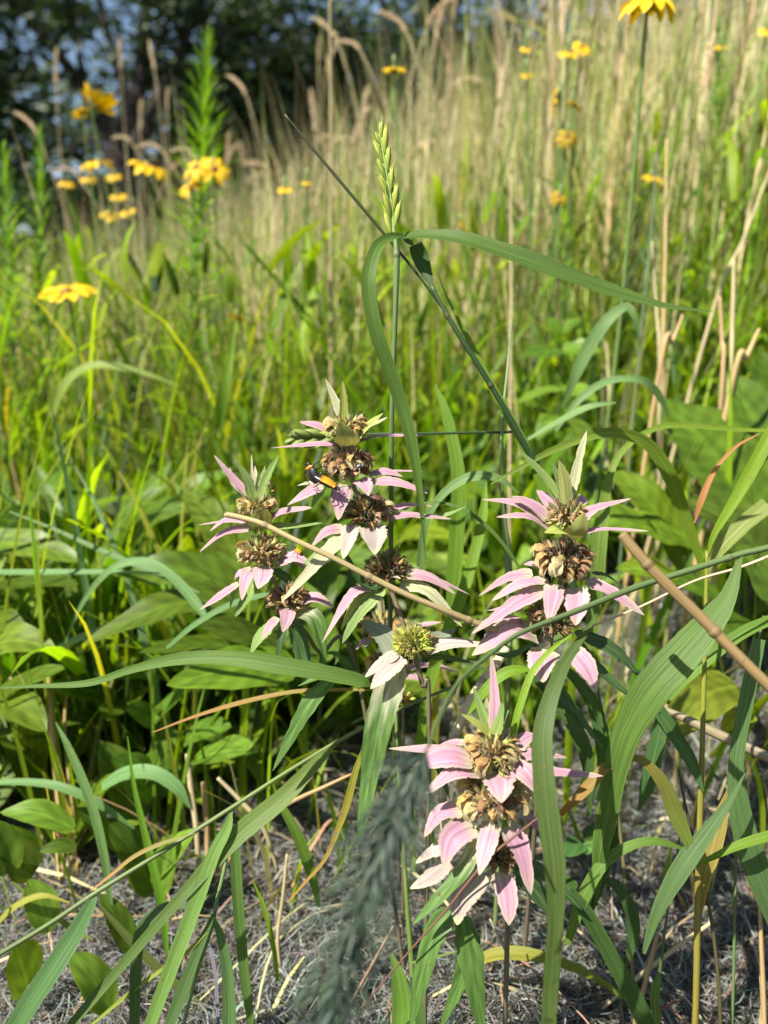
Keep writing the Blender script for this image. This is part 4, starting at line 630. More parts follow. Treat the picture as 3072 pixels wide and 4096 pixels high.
# upright culms on the lower right and others, each a plant of one culm
CU = [
 ('straight yellow green culm rising at the right of the big blade', [(1527, 1190, .38), (1524, 1330, .378), (1520, 1500, .376), (1514, 1700, .376), (1508, 1900, .378), (1500, 2230, .382)], [7, 9, 10, 12, 14, 14], tints((0.16, .2, .02), (0.2, .15, .03)), [([(1527, 1200), (1550, 1140), (1590, 1075), (1640, 1010), (1690, 950)], [4, 6, 7, 5, 2], (0.13, .22, .02)), ([(1505, 2000), (1520, 1900), (1550, 1790), (1575, 1700)], [8, 30, 34, 4], (0.25, .2, .05))]),
 ('dark brown culm leaning right of the lowest flower', [(1465, 1660, .385), (1485, 1760, .384), (1520, 1900, .384), (1545, 2050, .386), (1555, 2230, .39)], [4, 6, 7, 8, 9], tints((0.05, .05, .03), (0.1, .08, .03)), []),
 ('slim green culm standing in the litter right of the blurred blade', [(1290, 1480, .40), (1310, 1590, .40), (1330, 1720, .402), (1350, 1900, .405), (1375, 2230, .41)], [5, 7, 8, 8, 8], tints((0.07, .11, .03), (0.16, .12, .05)), [([(1310, 1590), (1290, 1540), (1262, 1490), (1230, 1450)], [5, 14, 14, 3], (0.06, .12, .03))]),
 ('thin blue green culm upright between centre and right stalks', [(1106, 690, .44), (1096, 800, .43), (1085, 920, .425), (1085, 1080, .42), (1098, 1220, .425), (1100, 1420, .43)], [3, 6, 8, 10, 18, 12], (0.13, .2, .12), []),
 ('green culm crossing behind the drooping plume', [(855, 1500, .40), (858, 1620, .395), (868, 1760, .39), (878, 1930, .385), (890, 2090, .385), (898, 2260, .388)], [8, 8, 9, 10, 12, 12], tints((0.10, .17, .03), (0.12, .19, .035)), [([(888, 2080), (930, 2070), (990, 2055)], [4, 6, 2], (0.1, .18, .03)), ([(888, 2110), (900, 2160), (912, 2230)], [8, 24, 20], (0.06, .12, .03))]),
 ('blue green culm with folded blades at the right edge', [(1650, 1330, .41), (1620, 1480, .405), (1600, 1660, .402), (1590, 1850, .402), (1580, 2240, .405)], [5, 6, 7, 7, 7], (0.09, .15, .09), []),
 ('thin culm slanting through the lower right litter', [(1480, 1700, .41), (1465, 1830, .41), (1440, 1980, .412), (1425, 2100, .415), (1400, 2240, .42)], [3, 5, 6, 7, 7], (0.07, .12, .03), [([(1425, 2100), (1415, 2150), (1418, 2220)], [6, 20, 14], (0.08, .15, .03))]),
]
for i, (lab, pl, ws, cc, bl) in enumerate(CU):
    b = Q(*pl[-1]); rt = empty('meadow_grass_culm', on_ground(b.x, b.y), lab, 'grass', 'green seed grasses in the front')
    mb = MB(); pts = pts_of(pl, .4) + [on_ground(b.x, b.y)]; tube(mb, pts, [vw(x, .39) / 2 for x in ws] + [vw(ws[-1], .39) / 2], cc if callable(cc) else tints(cc), 7, 50); mb.build('culm', M_stem, rt)
    for q, wq, cq in bl: mb = MB(); blade_mesh(mb, q, wq, cq, .38, k=.4); mb.build('blade', M_blade, rt)

# dry stalks in front
dry_stalk('thick cut beige straw slanting in front of the left and centre stalks', [(486, 1111, .336), (520, 1118, .336), (570, 1133, .336), (640, 1168, .336), (720, 1205, .336), (800, 1246, .336), (880, 1285, .337), (960, 1318, .34), (1040, 1350, .345), (1110, 1375, .35)], [13, 12, 12, 12, 12, 13, 13, 13, 14, 13], tints((0.43, .34, .16), (0.34, .26, .12)))
dry_stalk('thick tan straw with a cut end slanting across the right edge', [(1343, 1153, .285), (1380, 1198, .283), (1440, 1262, .281), (1520, 1340, .279), (1600, 1422, .277), (1700, 1520, .275), (1780, 1600, .274)], [23, 24, 25, 25, 25, 25, 25], tints((0.28, .19, .075), (0.33, .23, .095)))
dry_stalk('pale broken straw lying behind the big blade at the right edge', [(1430, 1530, .42), (1500, 1562, .42), (1580, 1600, .42), (1690, 1650, .42)], [12, 20, 22, 22], (0.40, .33, .2))
dry_stalk('pale flat straw leaning up to the right hand stalk from the lowest flower', [(1095, 1400, .40), (1050, 1465, .395), (1010, 1530, .39), (975, 1610, .39), (955, 1700, .392), (960, 1800, .40)], [20, 26, 24, 22, 20, 16], (0.50, .43, .27))
dry_stalk('wiry pale straw running from the right hand stalk to the right', [(1170, 1398, .36), (1260, 1360, .36), (1380, 1312, .362), (1500, 1255, .365), (1600, 1225, .37), (1690, 1190, .375)], [2, 4, 5, 5, 6, 7], (0.52, .42, .27))
dry_stalk('reddish dry stem crossing the lowest flower', [(1190, 1745, .31), (1120, 1800, .312), (1050, 1860, .314), (960, 1970, .318), (880, 2060, .322), (770, 2190, .328)], [3, 5, 6, 5, 4, 4], (0.15, .07, .05))
dry_stalk('brown twig resting against the lower stem leaves', [(850, 2000, .40), (800, 2090, .40), (750, 2180, .40), (720, 2240, .40)], [5, 6, 6, 6], (0.28, .18, .11))
dry_stalk('thin grey straw at the bottom beside the lowest flower', [(1058, 1985, .38), (1090, 2050, .38), (1130, 2130, .382), (1180, 2240, .385)], [4, 5, 5, 5], (0.42, .37, .27))
for lab, pl, ws in (
 ('tan straw standing in the leaves at the lower left edge', [(105, 1440, .55), (112, 1560, .545), (122, 1680, .54), (140, 1900, .54)], [9, 11, 12, 9]),
 ('cut tan straw standing left of the fallen culm', [(405, 1628, .52), (412, 1700, .515), (425, 1800, .51), (432, 1940, .51)], [11, 12, 12, 10]),
 ('cut pale straw standing close to another below the leaves', [(440, 1690, .53), (445, 1760, .53), (448, 1850, .53), (450, 1990, .53)], [11, 12, 13, 10]),
 ('bent tan straw from the litter up to the fallen culm', [(760, 1672, .45), (700, 1700, .45), (620, 1738, .452), (540, 1795, .455), (480, 1880, .46)], [5, 8, 9, 8, 5]),
 ('pale crooked straw lying in the lower left litter', [(470, 1680, .48), (520, 1730, .48), (570, 1790, .48), (600, 1880, .485)], [8, 10, 11, 7]),
 ('upright thin straw among the lower left leaves', [(150, 1460, .58), (140, 1560, .575), (150, 1680, .57), (165, 1800, .57)], [6, 7, 8, 6]),
 ('thin straw crossing the litter below the plume', [(620, 1845, .46), (612, 1930, .46), (600, 2030, .462), (610, 2120, .465)], [6, 8, 9, 5]),
 ('fallen straw in the lower right litter', [(1540, 1990, .43), (1470, 2040, .43), (1380, 2110, .43), (1300, 2180, .432)], [7, 9, 9, 6]),
 ('upright pale straw at the bottom right', [(1420, 2020, .42), (1400, 2100, .42), (1375, 2200, .422), (1365, 2260, .424)], [9, 10, 11, 11]),
 ('short cut straw in the shade at the bottom right', [(1640, 1930, .42), (1644, 2030, .42), (1648, 2120, .422), (1652, 2240, .424)], [8, 9, 10, 10])):
    dry_stalk(lab, pl, ws, random.choice([STRAW, TAN]), .5)

# ------------------------------------------------------------------ tall dry stalks with seed spikes further back
def seed_stalk(x, y, h, nod, az, label, wdt=0.0016, col=STRAW, headlen=0.1, group='dry seed stalks standing in the meadow'):
    b = on_ground(x, y); rt = empty('seed_stalk', b, label, 'seed stalk', group); n = 6; pts = []
    for i in range(n + 1):
        v = i / n; pts.append(np.array([b.x + math.cos(az) * nod * h * 0.25 * v ** 2.5, b.y + math.sin(az) * nod * h * .25 * v ** 2.5, b.z + h * (v - 0.06 * nod * v ** 4)]))
    mb = MB(); tube(mb, pts, [wdt] * n + [wdt * .6], jit(col, .1), 5, 14); mb.build('stalk', M_straw, rt)
    t = pts[-1] - pts[-2]; t /= np.linalg.norm(t); dn = np.array([math.cos(az), math.sin(az), 0]); hp = [pts[-1]]
    for i in range(4): t = t + dn * nod * 0.28 - np.array([0, 0, nod * 0.34]); t /= np.linalg.norm(t); hp.append(hp[-1] + t * headlen / 4)
    mb = MB(); spikelets(mb, hp, jit((0.46, .35, .22), .1), 16, headlen * .13, fat=.42, spread=.3, awn=.5, two=False); tube(mb, hp, [wdt * .7] * 5, col, 4, 8); mb.build('seed_spike', M_straw, rt)
    return rt
SS = [  # view x, view y of the tip, depth, nod, direction, label
 (100, 175, 1.9, .1, 0, 'upright dry seed stalk against the dark trees at far left'), (250, 145, 2.2, .05, 0, 'tall straight seed stalk in front of the tree fork'), (352, 145, 2.0, .1, 180, 'tall seed stalk left of the feathery green plant'),
 (345, 235, 2.3, .1, 0, 'shorter seed stalk under the tall one beside the feathery plant'), (165, 260, 1.7, .5, 180, 'thick fuzzy seed stalk leaning left above the yellow flowers'), (225, 330, 1.9, 1, 0, 'nodding seed head just above the yellow flower pair'),
 (285, 275, 2.2, .1, 0, 'straight seed stalk between the two yellow flower groups'), (305, 320, 1.9, 1, 180, 'drooping seed head left of the yellow flower group'), (410, 255, 2.1, .9, 180, 'drooping pale seed head at the feathery plant base'),
 (495, 265, 1.9, 1, 180, 'arched seed head right of the feathery green plant'), (520, 255, 2.0, 1, 0, 'arched pale seed head bending right near the tree edge'), (560, 270, 1.8, 1, 180, 'large nodding pale seed head at the edge of the dark trees'), (590, 290, 2.2, .9, 0, 'low nodding seed head before the dark trees'),
 (615, 170, 1.8, .5, 180, 'seed stalk tilted left against the shade'), (680, 130, 2.2, .05, 0, 'pale upright seed head left of the tall thin stalk'), (655, 140, 2.3, .3, 0, 'small brown seed head in the shade'),
 (790, 30, 1.5, .6, 0, 'tall seed head bending at the top edge left of centre'), (835, 60, 1.6, .5, 180, 'seed head beside the small sky gap'), (885, 30, 1.7, .3, 0, 'seed head rising past the top edge near centre'), (930, 35, 1.6, .8, 180, 'curved seed head at the top edge near centre'), (905, 75, 1.9, .2, 0, 'pale short seed head below the top edge'),
 (960, 40, 2.0, .1, 0, 'straight pale seed head right of centre'), (1010, 30, 1.5, .6, 180, 'long bent seed head at the top right of centre'), (1060, 20, 1.8, .5, 0, 'bent seed head near the top middle right'), (1135, 40, 1.9, .3, 180, 'pale seed head above the orange flowers'),
 (1180, 15, 1.5, .2, 0, 'tall seed stalk passing above the double orange flower'), (1250, 20, 1.8, .8, 180, 'drooping seed head above the double orange flower'), (1300, 40, 2.0, .2, 0, 'pale seed head left of the big top flower'), (1440, 60, 1.8, .3, 0, 'pale seed head right of the big top flower'), (1560, 30, 1.7, .2, 180, 'tall seed stalk near the top right corner'), (1620, 50, 1.9, .5, 180, 'nodding seed head at the top right corner'),
 (1500, 190, 1.1, .1, 0, 'brown knobbly seed spike upright at the right side')]
for x, y, d, nod, azd, lab in SS:
    q = Q(x, y, d); h = q.z - gz(q.x, q.y); seed_stalk(q.x, q.y, h, nod, R(azd + random.uniform(-25, 25)), lab, headlen=random.uniform(.07, .10))
for i in range(70):
    yy = random.uniform(1.7, 4.5); xx = random.uniform(-.35, .62) * (yy * .95) + .1; q = on_ground(xx, yy)
    seed_stalk(xx, yy, random.uniform(.68, .95) * (0.86 + .1 * xx / yy), random.choice([.1, .3, .8, 1]), random.uniform(0, 6.28), 'pale dry seed stalk among many like it in the far meadow', headlen=random.uniform(.08, .13), group='pale seed stalks crowded in the far meadow')
# bare tan stalks standing in the middle distance
for lab, x0, y0, x1, y1, d, wv in (
 ('straight bare tan stalk right of the leaning culm', 1103, 378, 1102, 860, .82, 10), ('tall bare brown stalk left of the green spike', 712, -20, 715, 640, .95, 11), ('bare tan stalk under the long right blade', 1408, 520, 1425, 830, .75, 11), ('bare tan stalk close beside another under the blade tip', 1440, 300, 1430, 820, .8, 12),
 ('pale straw leaning right out of the leaves at the right', 1475, 680, 1425, 800, .68, 13), ('pale flat straw leaning against the right edge leaves', 1640, 710, 1580, 835, .66, 18), ('tan stalk rising near the right edge', 1555, 640, 1560, 830, .7, 13), ('tan stalk in a pair near the right edge', 1585, 560, 1575, 835, .72, 13), ('long pale stalk slanting up at the right edge', 1672, 345, 1535, 690, .8, 11),
 ('dark green stalk curving up at the right', 1420, 330, 1385, 720, .7, 8), ('yellowish stalk slanting under the orange flowers', 1165, 110, 1290, 560, 1.2, 12), ('tan stalk low behind the broad right leaves', 1310, 740, 1315, 900, .9, 9)):
    q = Q(x1, y1, d); dr_ = q - Q(x0, y0, d); e_ = q + dr_ * min(1.2, max(0, (gz(q.x, q.y) - q.z) / min(dr_.z, -.01))); b = on_ground(e_.x, e_.y); mb = MB(); tube(mb, [Q(x0, y0, d), Q((x0 + x1) / 2 + 2, (y0 + y1) / 2, d), q, b], [vw(wv, d) * .2, vw(wv, d) * .32, vw(wv, d) * .36, vw(wv, d) * .36], jit((0.26, .2, .1) if lab.startswith('tall bare') else (0.10, .15, .08) if lab.startswith('dark green') else ((0.3, .3, .08) if 'yellowish' in lab else random.choice([STRAW, TAN])), .1), 6, 24)
    tag(mb.build('dry_stalk', M_straw), lab, 'dry stalk', 'bare stalks in the middle of the meadow')

# ------------------------------------------------------------------ yellow flowers
def petal_mesh(L, W, droop, n=9):
    mb = MB(); pts = [np.array([0.12 * L + L * 0.9 * v, 0, 0.10 * L * math.sin(v * 3) - droop * L * v * v]) for v in np.linspace(0, 1, 5)]
    ribbon(mb, pts, [W] * 5, lambda v, u: jit(mixc((0.56, 0.34, 0.001), (0.62, 0.41, 0.001), v), .04), side=(0, 1, 0), n=n, nc=5, fold=.2, wave=.06, prof=lambda v: (0.45 + 0.55 * min(1, v * 2.2)) * (1 - max(0, v - .72) ** 1.6 * 6.5))
    return mb
def yellow_flower(label, vx, vy, size, d=None, tilt=15, taz=-90, np_=12, droop=.25, small=False, dark=False):
    d = d or max(.7, 0.058 * F / (size * SC)); D = size * SC / F * d; L = D / 2; c = Q(vx, vy, d); g = on_ground(c.x + random.uniform(-.06, .06), c.y + .05)
    rt = empty('yellow_flower', g, label, 'flower', 'yellow daisies in the meadow')
    ax = Vector((math.sin(R(tilt)) * math.cos(R(taz)), math.sin(R(tilt)) * math.sin(R(taz)), math.cos(R(tilt)))); rot = ax.to_track_quat('Z', 'Y').to_matrix()
    mb = MB(); tube(mb, [g, (g + c) / 2 + Vector((random.uniform(-.02, .02), 0, 0)), c - ax * L * .45, c - ax * L * .12], [.0022, .002, .0018, .002], jit((0.13, .2, .05), .1), 6, 18); mb.build('stem', M_stem, rt)
    mb = MB(); blob(mb, c, (rot @ Vector((L * .26, 0, 0)), rot @ Vector((0, L * .26, 0)), rot @ Vector((0, 0, L * .16))), (0.22, .10, .012) if not dark else (.13, .07, .015), 12, 6, .08); mb.build('disc', M_petal, rt)
    mb = MB()
    for k in range(9):
        a = k * .698; dv = rot @ Vector((math.cos(a), math.sin(a), -.5)); blob(mb, c - ax * L * .08 + dv * L * .16, (dv * L * .18, rot @ Vector((-math.sin(a), math.cos(a), 0)) * L * .06, ax * L * .03), (0.16, .22, .05), 6, 4)
    mb.build('sepals', M_stem, rt); allp = MB()
    for k in range(np_):
        if random.random() < .06: continue
        m = Matrix.Rotation(k * 2 * math.pi / np_ + random.uniform(-.1, .1), 3, 'Z'); pm = petal_mesh(L, L * .42, droop * random.uniform(.5, 1.6)); wv = [c + rot @ (m @ Vector(p)) for p in pm.v]
        cc = [tuple(q * (.55 if dark else 1) for q in cl) for cl in pm.c]
        if small: allp.add(wv, pm.f, cc, pm.l)
        else: q = MB(); q.add(wv, pm.f, cc, pm.l); q.build('petal', M_petal, rt)
    if small: allp.build('petals', M_petal, rt)
    return rt
YF = [
 ('large yellow daisy alone low at the left edge', 146, 632, 110, .85, 16, -95, 14, .08), ('large orange yellow daisy cut by the top edge at right', 1402, 6, 112, .9, 14, -80, 12, .4), ('cup shaped yellow daisy highest before the dark trees', 206, 232, 72, 1.4, 35, 60, 12, -.5), ('small yellow bloom touching the cup shaped daisy', 176, 242, 38, 1.42, 20, 160, 9, .2),
 ('wide yellow daisy seen edge on above a cluster at left', 205, 354, 66, 1.35, 15, 200, 12, .3), ('long slanted yellow daisy right of the nodding seed heads', 325, 362, 84, 1.2, 22, -20, 12, .3), ('upper left bloom of the bright yellow trio', 424, 362, 62, 1.03, 50, -110, 11, .3), ('upper right bloom of the bright yellow trio', 462, 366, 66, 1.03, 60, -70, 11, .3), ('lower bloom of the bright yellow trio', 410, 404, 50, 1.04, 40, -120, 10, .3),
 ('faint yellow bloom second from left in the left cluster', 190, 386, 34, 1.7, 20, -90, 10, .3), ('leftmost faint yellow bloom of the left cluster', 146, 396, 36, 1.8, 20, -60, 10, .3), ('round yellow bloom right of the left cluster', 245, 381, 34, 1.7, 30, -90, 10, .2), ('yellow bloom below the left cluster on a thin stem', 256, 424, 36, 1.7, 25, -90, 10, .2),
 ('low yellow bloom at the foot of the left cluster', 236, 466, 36, 1.5, 40, -70, 10, .2), ('low right yellow bloom at the foot of the left cluster', 276, 458, 36, 1.5, 30, -110, 10, .2), ('small yellow bloom left of the leaning cut stalk', 616, 409, 32, 1.7, 30, -90, 10, .2), ('tiny yellow bloom behind the leaning cut stalk', 662, 395, 20, 2.4, 30, -90, 9, .2), ('small yellow bloom low in the left green grass', 517, 688, 34, 1.3, 35, 60, 9, .2),
 ('flat orange bloom seen edge on left of the top middle', 852, 151, 50, 1.8, 6, -90, 11, .15), ('orange bloom right half of the blurred pair at upper right', 1258, 103, 42, 1.9, 50, -80, 10, .2), ('orange bloom left half of the blurred pair at upper right', 1228, 116, 44, 2.0, 25, -90, 10, .2), ('small orange bloom left of the blurred pair', 1138, 162, 28, 2.2, 40, -90, 9, .2), ('tiny orange bloom highest left of the blurred pair', 1136, 106, 24, 2.4, 40, -90, 9, .2),
 ('upright narrow orange bloom turned sideways', 1198, 222, 52, 1.7, 85, 170, 10, .15), ('small bright bloom right of the sideways one', 1240, 228, 34, 1.9, 30, 20, 9, .2), ('faded brownish bloom below the sideways one', 1226, 295, 44, 1.6, 60, -90, 10, .4), ('ragged yellow bloom behind the right hand stems', 1411, 384, 44, 1.4, 20, -60, 9, .3), ('small orange bloom above the long right blade', 1001, 487, 30, 1.5, 55, -20, 9, .2), ('withered tan bloom low in the right meadow', 1209, 424, 38, 1.3, 50, -90, 9, .5), ('bright yellow bloom cut by the right edge', 1657, 68, 36, 1.6, 40, -90, 9, .2), ('small pale yellow bloom near the right edge', 1556, 102, 30, 2.0, 30, -90, 9, .2)]
for lab, x, y, s, d, tl, ta, n_, dr in YF:
    if x > 480: d = min(d * .72, 1.0)
    yellow_flower(lab, x, y, s * 1.12, d, tl, ta, n_, dr, small=s < 50, dark=('faded' in lab or 'withered' in lab))

# ------------------------------------------------------------------ feathery green plants
def feathery(label, tip, foot, d, nl, ll, lean=0):
    ll *= 1.45; nl = int(nl * 1.25)
    t = Q(*tip, d); f = Q(*foot, d); g = on_ground(f.x, f.y); rt = empty('feathery_plant', g, label, 'wild plant', 'feathery green plants rising from the meadow')
    mb = MB(); tube(mb, [g, f, (t + f) / 2, t], [.003, .0028, .0022, .0012], (0.12, .22, .03), 7, 24); mb.build('stem', M_stem, rt); mb = MB(); pr = spline([list(g), list(f), list((t + f) / 2), list(t)], nl + 1)
    for i in range(nl):
        v = i / nl; 
        if v < .2: continue
        a = i * 2.39996; el = 0.5 + 0.9 * max(0, v - .5) * 1.5 + random.uniform(-.12, .12); L = ll * (1 - .62 * v ** 3) * random.uniform(.75, 1.1); o = np.array([math.cos(a) * math.cos(el), math.sin(a) * math.cos(el), math.sin(el)])
        p0 = pr[i]; ribbon(mb, [p0, p0 + o * L * .5 + np.array([0, 0, .004]), p0 + o * L + np.array([0, 0, -.15 * L * (1 - v)])], [L * .1] * 3, jit((0.12, .24, .015) if random.random() < .7 else (.09, .18, .04), .2), side=(-math.sin(a), math.cos(a), 0), n=6, nc=3, fold=.2, prof=lprof)
    mb.build('foliage', M_blade, rt); return rt
feathery('tall feathery green plant standing before the dark trees', (447, 92), (424, 640), 1.12, 230, .058); feathery('shorter feathery green plant near the left edge', (86, 296), (88, 760), 1.15, 150, .05); feathery('feathery green plant cut by the left edge', (8, 330), (30, 760), 1.1, 150, .05)
feathery('slender blurred green plant rising past the upper right stems', (1545, 60), (1550, 520), 1.3, 120, .06)

# ------------------------------------------------------------------ leafy plants
def leaf_side(m, tt, h, roll):
    tt = tt / np.linalg.norm(tt); toc = np.array(list(CAM)) - m; toc /= np.linalg.norm(toc); cs = np.cross(toc + np.array([0, 0, .9]), tt); cs /= np.linalg.norm(cs) + 1e-9
    if np.dot(cs, h) < 0: cs = -cs
    return h * (1 - roll) + cs * roll
def leaf_on(root, b, tip, wd, col, bow=.25, roll=.55, fold=.18):
    b = np.array(list(b)); t = np.array(list(tip)); L = np.linalg.norm(t - b); m = (b + t) / 2 + np.array([0, 0, L * bow]); rad = t - b; rad[2] = 0; rad /= np.linalg.norm(rad) + 1e-9; h = np.cross([0, 0, 1.0], rad)
    mb = MB(); k = random.choice([.5, .62, .75, .85, 1.0]); ribbon(mb, [b, m, t], [wd] * 3, lambda v, u: tuple(q * k for q in mixc(col, (col[0] * 1.15, col[1] * 1.1, col[2]), abs(u))), side=leaf_side(m, t - b, h, roll) + RNG.normal(0, .15, 3), n=16, nc=7, fold=fold, wave=.05, prof=lprof); mb.build('leaf', M_leaf, root)
def broad_plant(label, x, y, n, L, W, col, el=.8, group='broad leaved plants'):
    g = on_ground(x, y); rt = empty('broad_leaved_plant', g, label, 'wild plant', group)
    for i in range(n):
        a = i * 2.39996 + random.uniform(-.4, .4); e = el * random.uniform(.5, 1.35); l = L * random.uniform(.8, 1.3); o = Vector((math.cos(a) * math.cos(e), math.sin(a) * math.cos(e), math.sin(e))); leaf_on(rt, g + Vector((0, 0, .005)), g + o * l, W * random.uniform(.6, .95), jit(col, .15), bow=random.uniform(.05, .3))
    return rt
def placed_plant(label, foot, leaves, col, group='broad leaved plants'):
    g = below(*foot); rt = empty('broad_leaved_plant', g, label, 'wild plant', group)
    for b, t, wv, d0, d1 in leaves: leaf_on(rt, Q(*b, d0), Q(*t, d1), vw(wv * 1.25, (d0 + d1) / 2), jit(col, .14), bow=random.uniform(.04, .14))
    return rt
placed_plant('large broad leaved plant behind the left hand stalk', (900, 2700, .62), [((560, 1290), (395, 1060), 110, .62, .66), ((560, 1300), (240, 1240), 120, .60, .58), ((570, 1310), (180, 1390), 95, .58, .52), ((590, 1400), (430, 1170), 90, .60, .62), ((560, 1400), (300, 1410), 80, .56, .5), ((620, 1410), (420, 1350), 100, .54, .5), ((640, 1440), (360, 1480), 110, .52, .47), ((700, 1430), (640, 1250), 100, .58, .6), ((680, 1330), (700, 1120), 90, .66, .7)], (0.10, .17, .014))
placed_plant('broad leaved plant at the left edge with long level leaves', (60, 2700, .62), [((-60, 1290), (170, 1262), 90, .6, .58), ((-80, 1180), (190, 1215), 80, .64, .62), ((-60, 1420), (120, 1400), 100, .56, .54), ((-60, 1560), (150, 1440), 80, .54, .52), ((-80, 1330), (60, 1380), 90, .6, .56), ((0, 1520), (100, 1580), 90, .52, .5)], (0.11, .18, .014))
placed_plant('low leafy plant with rounded leaves in the lower left', (420, 3300, .56), [((300, 1780), (215, 1600), 95, .56, .55), ((330, 1720), (240, 1640), 100, .55, .53), ((300, 1700), (370, 1600), 70, .56, .55), ((360, 1720), (360, 1545), 70, .58, .58), ((335, 1925), (235, 1780), 110, .485, .475), ((345, 1930), (372, 1800), 60, .48, .48), ((250, 1830), (165, 1745), 66, .50, .49), ((290, 2060), (215, 1930), 60, .455, .455), ((330, 1900), (430, 1790), 70, .49, .48), ((400, 1600), (500, 1570), 70, .57, .55), ((420, 1640), (560, 1620), 90, .55, .52), ((330, 1560), (400, 1490), 50, .58, .57), ((330, 1560), (270, 1530), 60, .58, .56)], (0.12, .22, .025))
placed_plant('toothed leaf plant at the lower left edge', (30, 3600, .46), [((10, 1890), (-10, 1770), 90, .45, .44), ((240, 2180), (150, 2060), 80, .42, .415), ((110, 2010), (60, 1900), 70, .44, .44), ((75, 1885), (0, 1830), 90, .46, .45), ((160, 1790), (0, 1755), 60, .47, .46), ((60, 2130), (30, 2040), 110, .43, .42), ((165, 1830), (85, 1840), 36, .46, .45)], (0.13, .23, .025))
placed_plant('big heart leaved plant at the right edge', (3000, 2500, .66), [((1660, 1180), (1430, 860), 230, .62, .68), ((1700, 1130), (1560, 800), 170, .68, .74), ((1680, 1230), (1480, 1080), 180, .58, .6), ((1720, 1050), (1640, 760), 170, .74, .78), ((1600, 1330), (1530, 1420), 90, .56, .52), ((1560, 1300), (1460, 1260), 90, .57, .55), ((1700, 1330), (1590, 1180), 140, .55, .56)], (0.085, .155, .014))
placed_plant('flat leaved plant behind the tip of the right hand stalk', (2450, 2400, .62), [((1500, 1180), (1210, 1120), 120, .62, .60), ((1480, 1200), (1300, 1010), 90, .64, .66), ((1480, 1260), (1330, 1230), 90, .60, .57), ((1470, 1240), (1390, 1110), 90, .62, .62)], (0.11, .18, .014))
placed_plant('yellowing leaf plant on the litter behind the big right blade', (2800, 3000, .5), [((1590, 1480), (1440, 1600), 120, .50, .46), ((1600, 1520), (1480, 1480), 80, .52, .5), ((1620, 1540), (1560, 1580), 60, .5, .48)], (0.2, .25, .025))
placed_plant('small leafy sprig on the litter right of the lowest flower', (2280, 3500, .5), [((1260, 1810), (1320, 1790), 40, .47, .46), ((1255, 1820), (1220, 1850), 50, .46, .45), ((1240, 1900), (1180, 1960), 50, .45, .44), ((1255, 1830), (1300, 1850), 36, .46, .45)], (0.08, .17, .045))
placed_plant('young nettle leaved plant with paired leaves at mid right', (2260, 2150, .8), [((1215, 760), (1120, 770), 50, .8, .78), ((1215, 755), (1300, 760), 50, .8, .79), ((1215, 720), (1180, 690), 36, .8, .8), ((1215, 720), (1255, 690), 36, .8, .8), ((1212, 840), (1120, 870), 56, .79, .77), ((1215, 840), (1290, 870), 56, .79, .77), ((1212, 900), (1160, 950), 60, .78, .76), ((1215, 910), (1280, 960), 60, .78, .76)], (0.12, .22, .02))
BP = [(-.42, .95), (-.2, 1.0), (.02, 1.05), (.22, 1.2), (.45, 1.1), (.6, 1.25), (-.55, 1.25), (-.32, 1.35), (-.05, 1.4), (.12, 1.55), (.38, 1.55), (.75, 1.6), (-.7, 1.7), (-.4, 1.75), (.0, 1.85), (.5, 1.9), (.9, 2.0), (.25, 2.0), (-.08, .86), (-.34, .74), (-.16, .78), (.08, .95), (.34, 1.3), (.62, 1.45), (.82, 1.3)]
for i, (x, y) in enumerate(BP): broad_plant('leafy green plant low in the grass of the middle meadow', x, y, 10, random.uniform(.16, .26), random.uniform(.035, .055), random.choice([G_MID, (0.11, .2, .025), (0.08, .16, .04)]), .9, 'leafy plants low in the middle meadow')

for lab, x, y, L, W, n in (('leafy rosette on the litter under the level twisted blade', -.27, .60, .13, .04, 9), ('leafy rosette beside the cut straws at the lower left', -.17, .64, .14, .042, 9), ('leafy rosette below the left hand stalk', -.09, .68, .14, .04, 9), ('leafy rosette near the left edge of the litter', -.37, .64, .15, .045, 9), ('leafy rosette behind the striped leaf', -.02, .74, .15, .04, 9), ('leafy rosette among the lower left straws', -.21, .53, .09, .03, 7), ('leafy rosette at the edge of the grass behind the lowest flower', .1, .84, .16, .045, 9), ('leafy rosette at the right under the flat leaves', .3, .95, .16, .05, 9)):
    broad_plant(lab, x, y, n, L, W, random.choice([G_MID, (0.13, .21, .015), (0.15, .23, .015)]), .75, 'leafy rosettes at the edge of the litter')
for lab, x, y, L, W, n in (('big leaved plant behind the left end of the level twisted blade', -.40, .72, .24, .07, 9), ('big leaved plant between the left edge and the left hand stalk', -.30, .78, .26, .075, 10), ('big leaved plant just behind the left hand stalk', -.17, .80, .25, .07, 10), ('big leaved plant behind the foot of the centre stalk', -.06, .86, .24, .065, 9), ('big leaved plant far left under the blue green blades', -.50, .86, .28, .08, 10), ('big leaved plant behind the top of the left hand stalk', -.22, .98, .3, .075, 10), ('big leaved plant behind the top of the centre stalk', .0, 1.08, .3, .07, 10), ('big leaved plant between centre and right hand stalks', .14, 1.05, .26, .06, 9), ('big leaved plant low at the far right edge', .56, .98, .26, .08, 9), ('big leaved plant behind the right hand stalk top', .34, 1.12, .26, .07, 9), ('wide leaved clump low in the left corner of the litter', -.36, .56, .15, .055, 8), ('wide leaved clump left of the fallen culm node', -.24, .62, .17, .055, 8), ('wide leaved clump under the striped leaf', -.10, .70, .17, .05, 8)):
    broad_plant(lab, x, y, n, L, W, random.choice([(0.10, .17, .012), (0.085, .155, .016), (0.13, .20, .012)]), .85, 'big leaved plants around the beebalm')
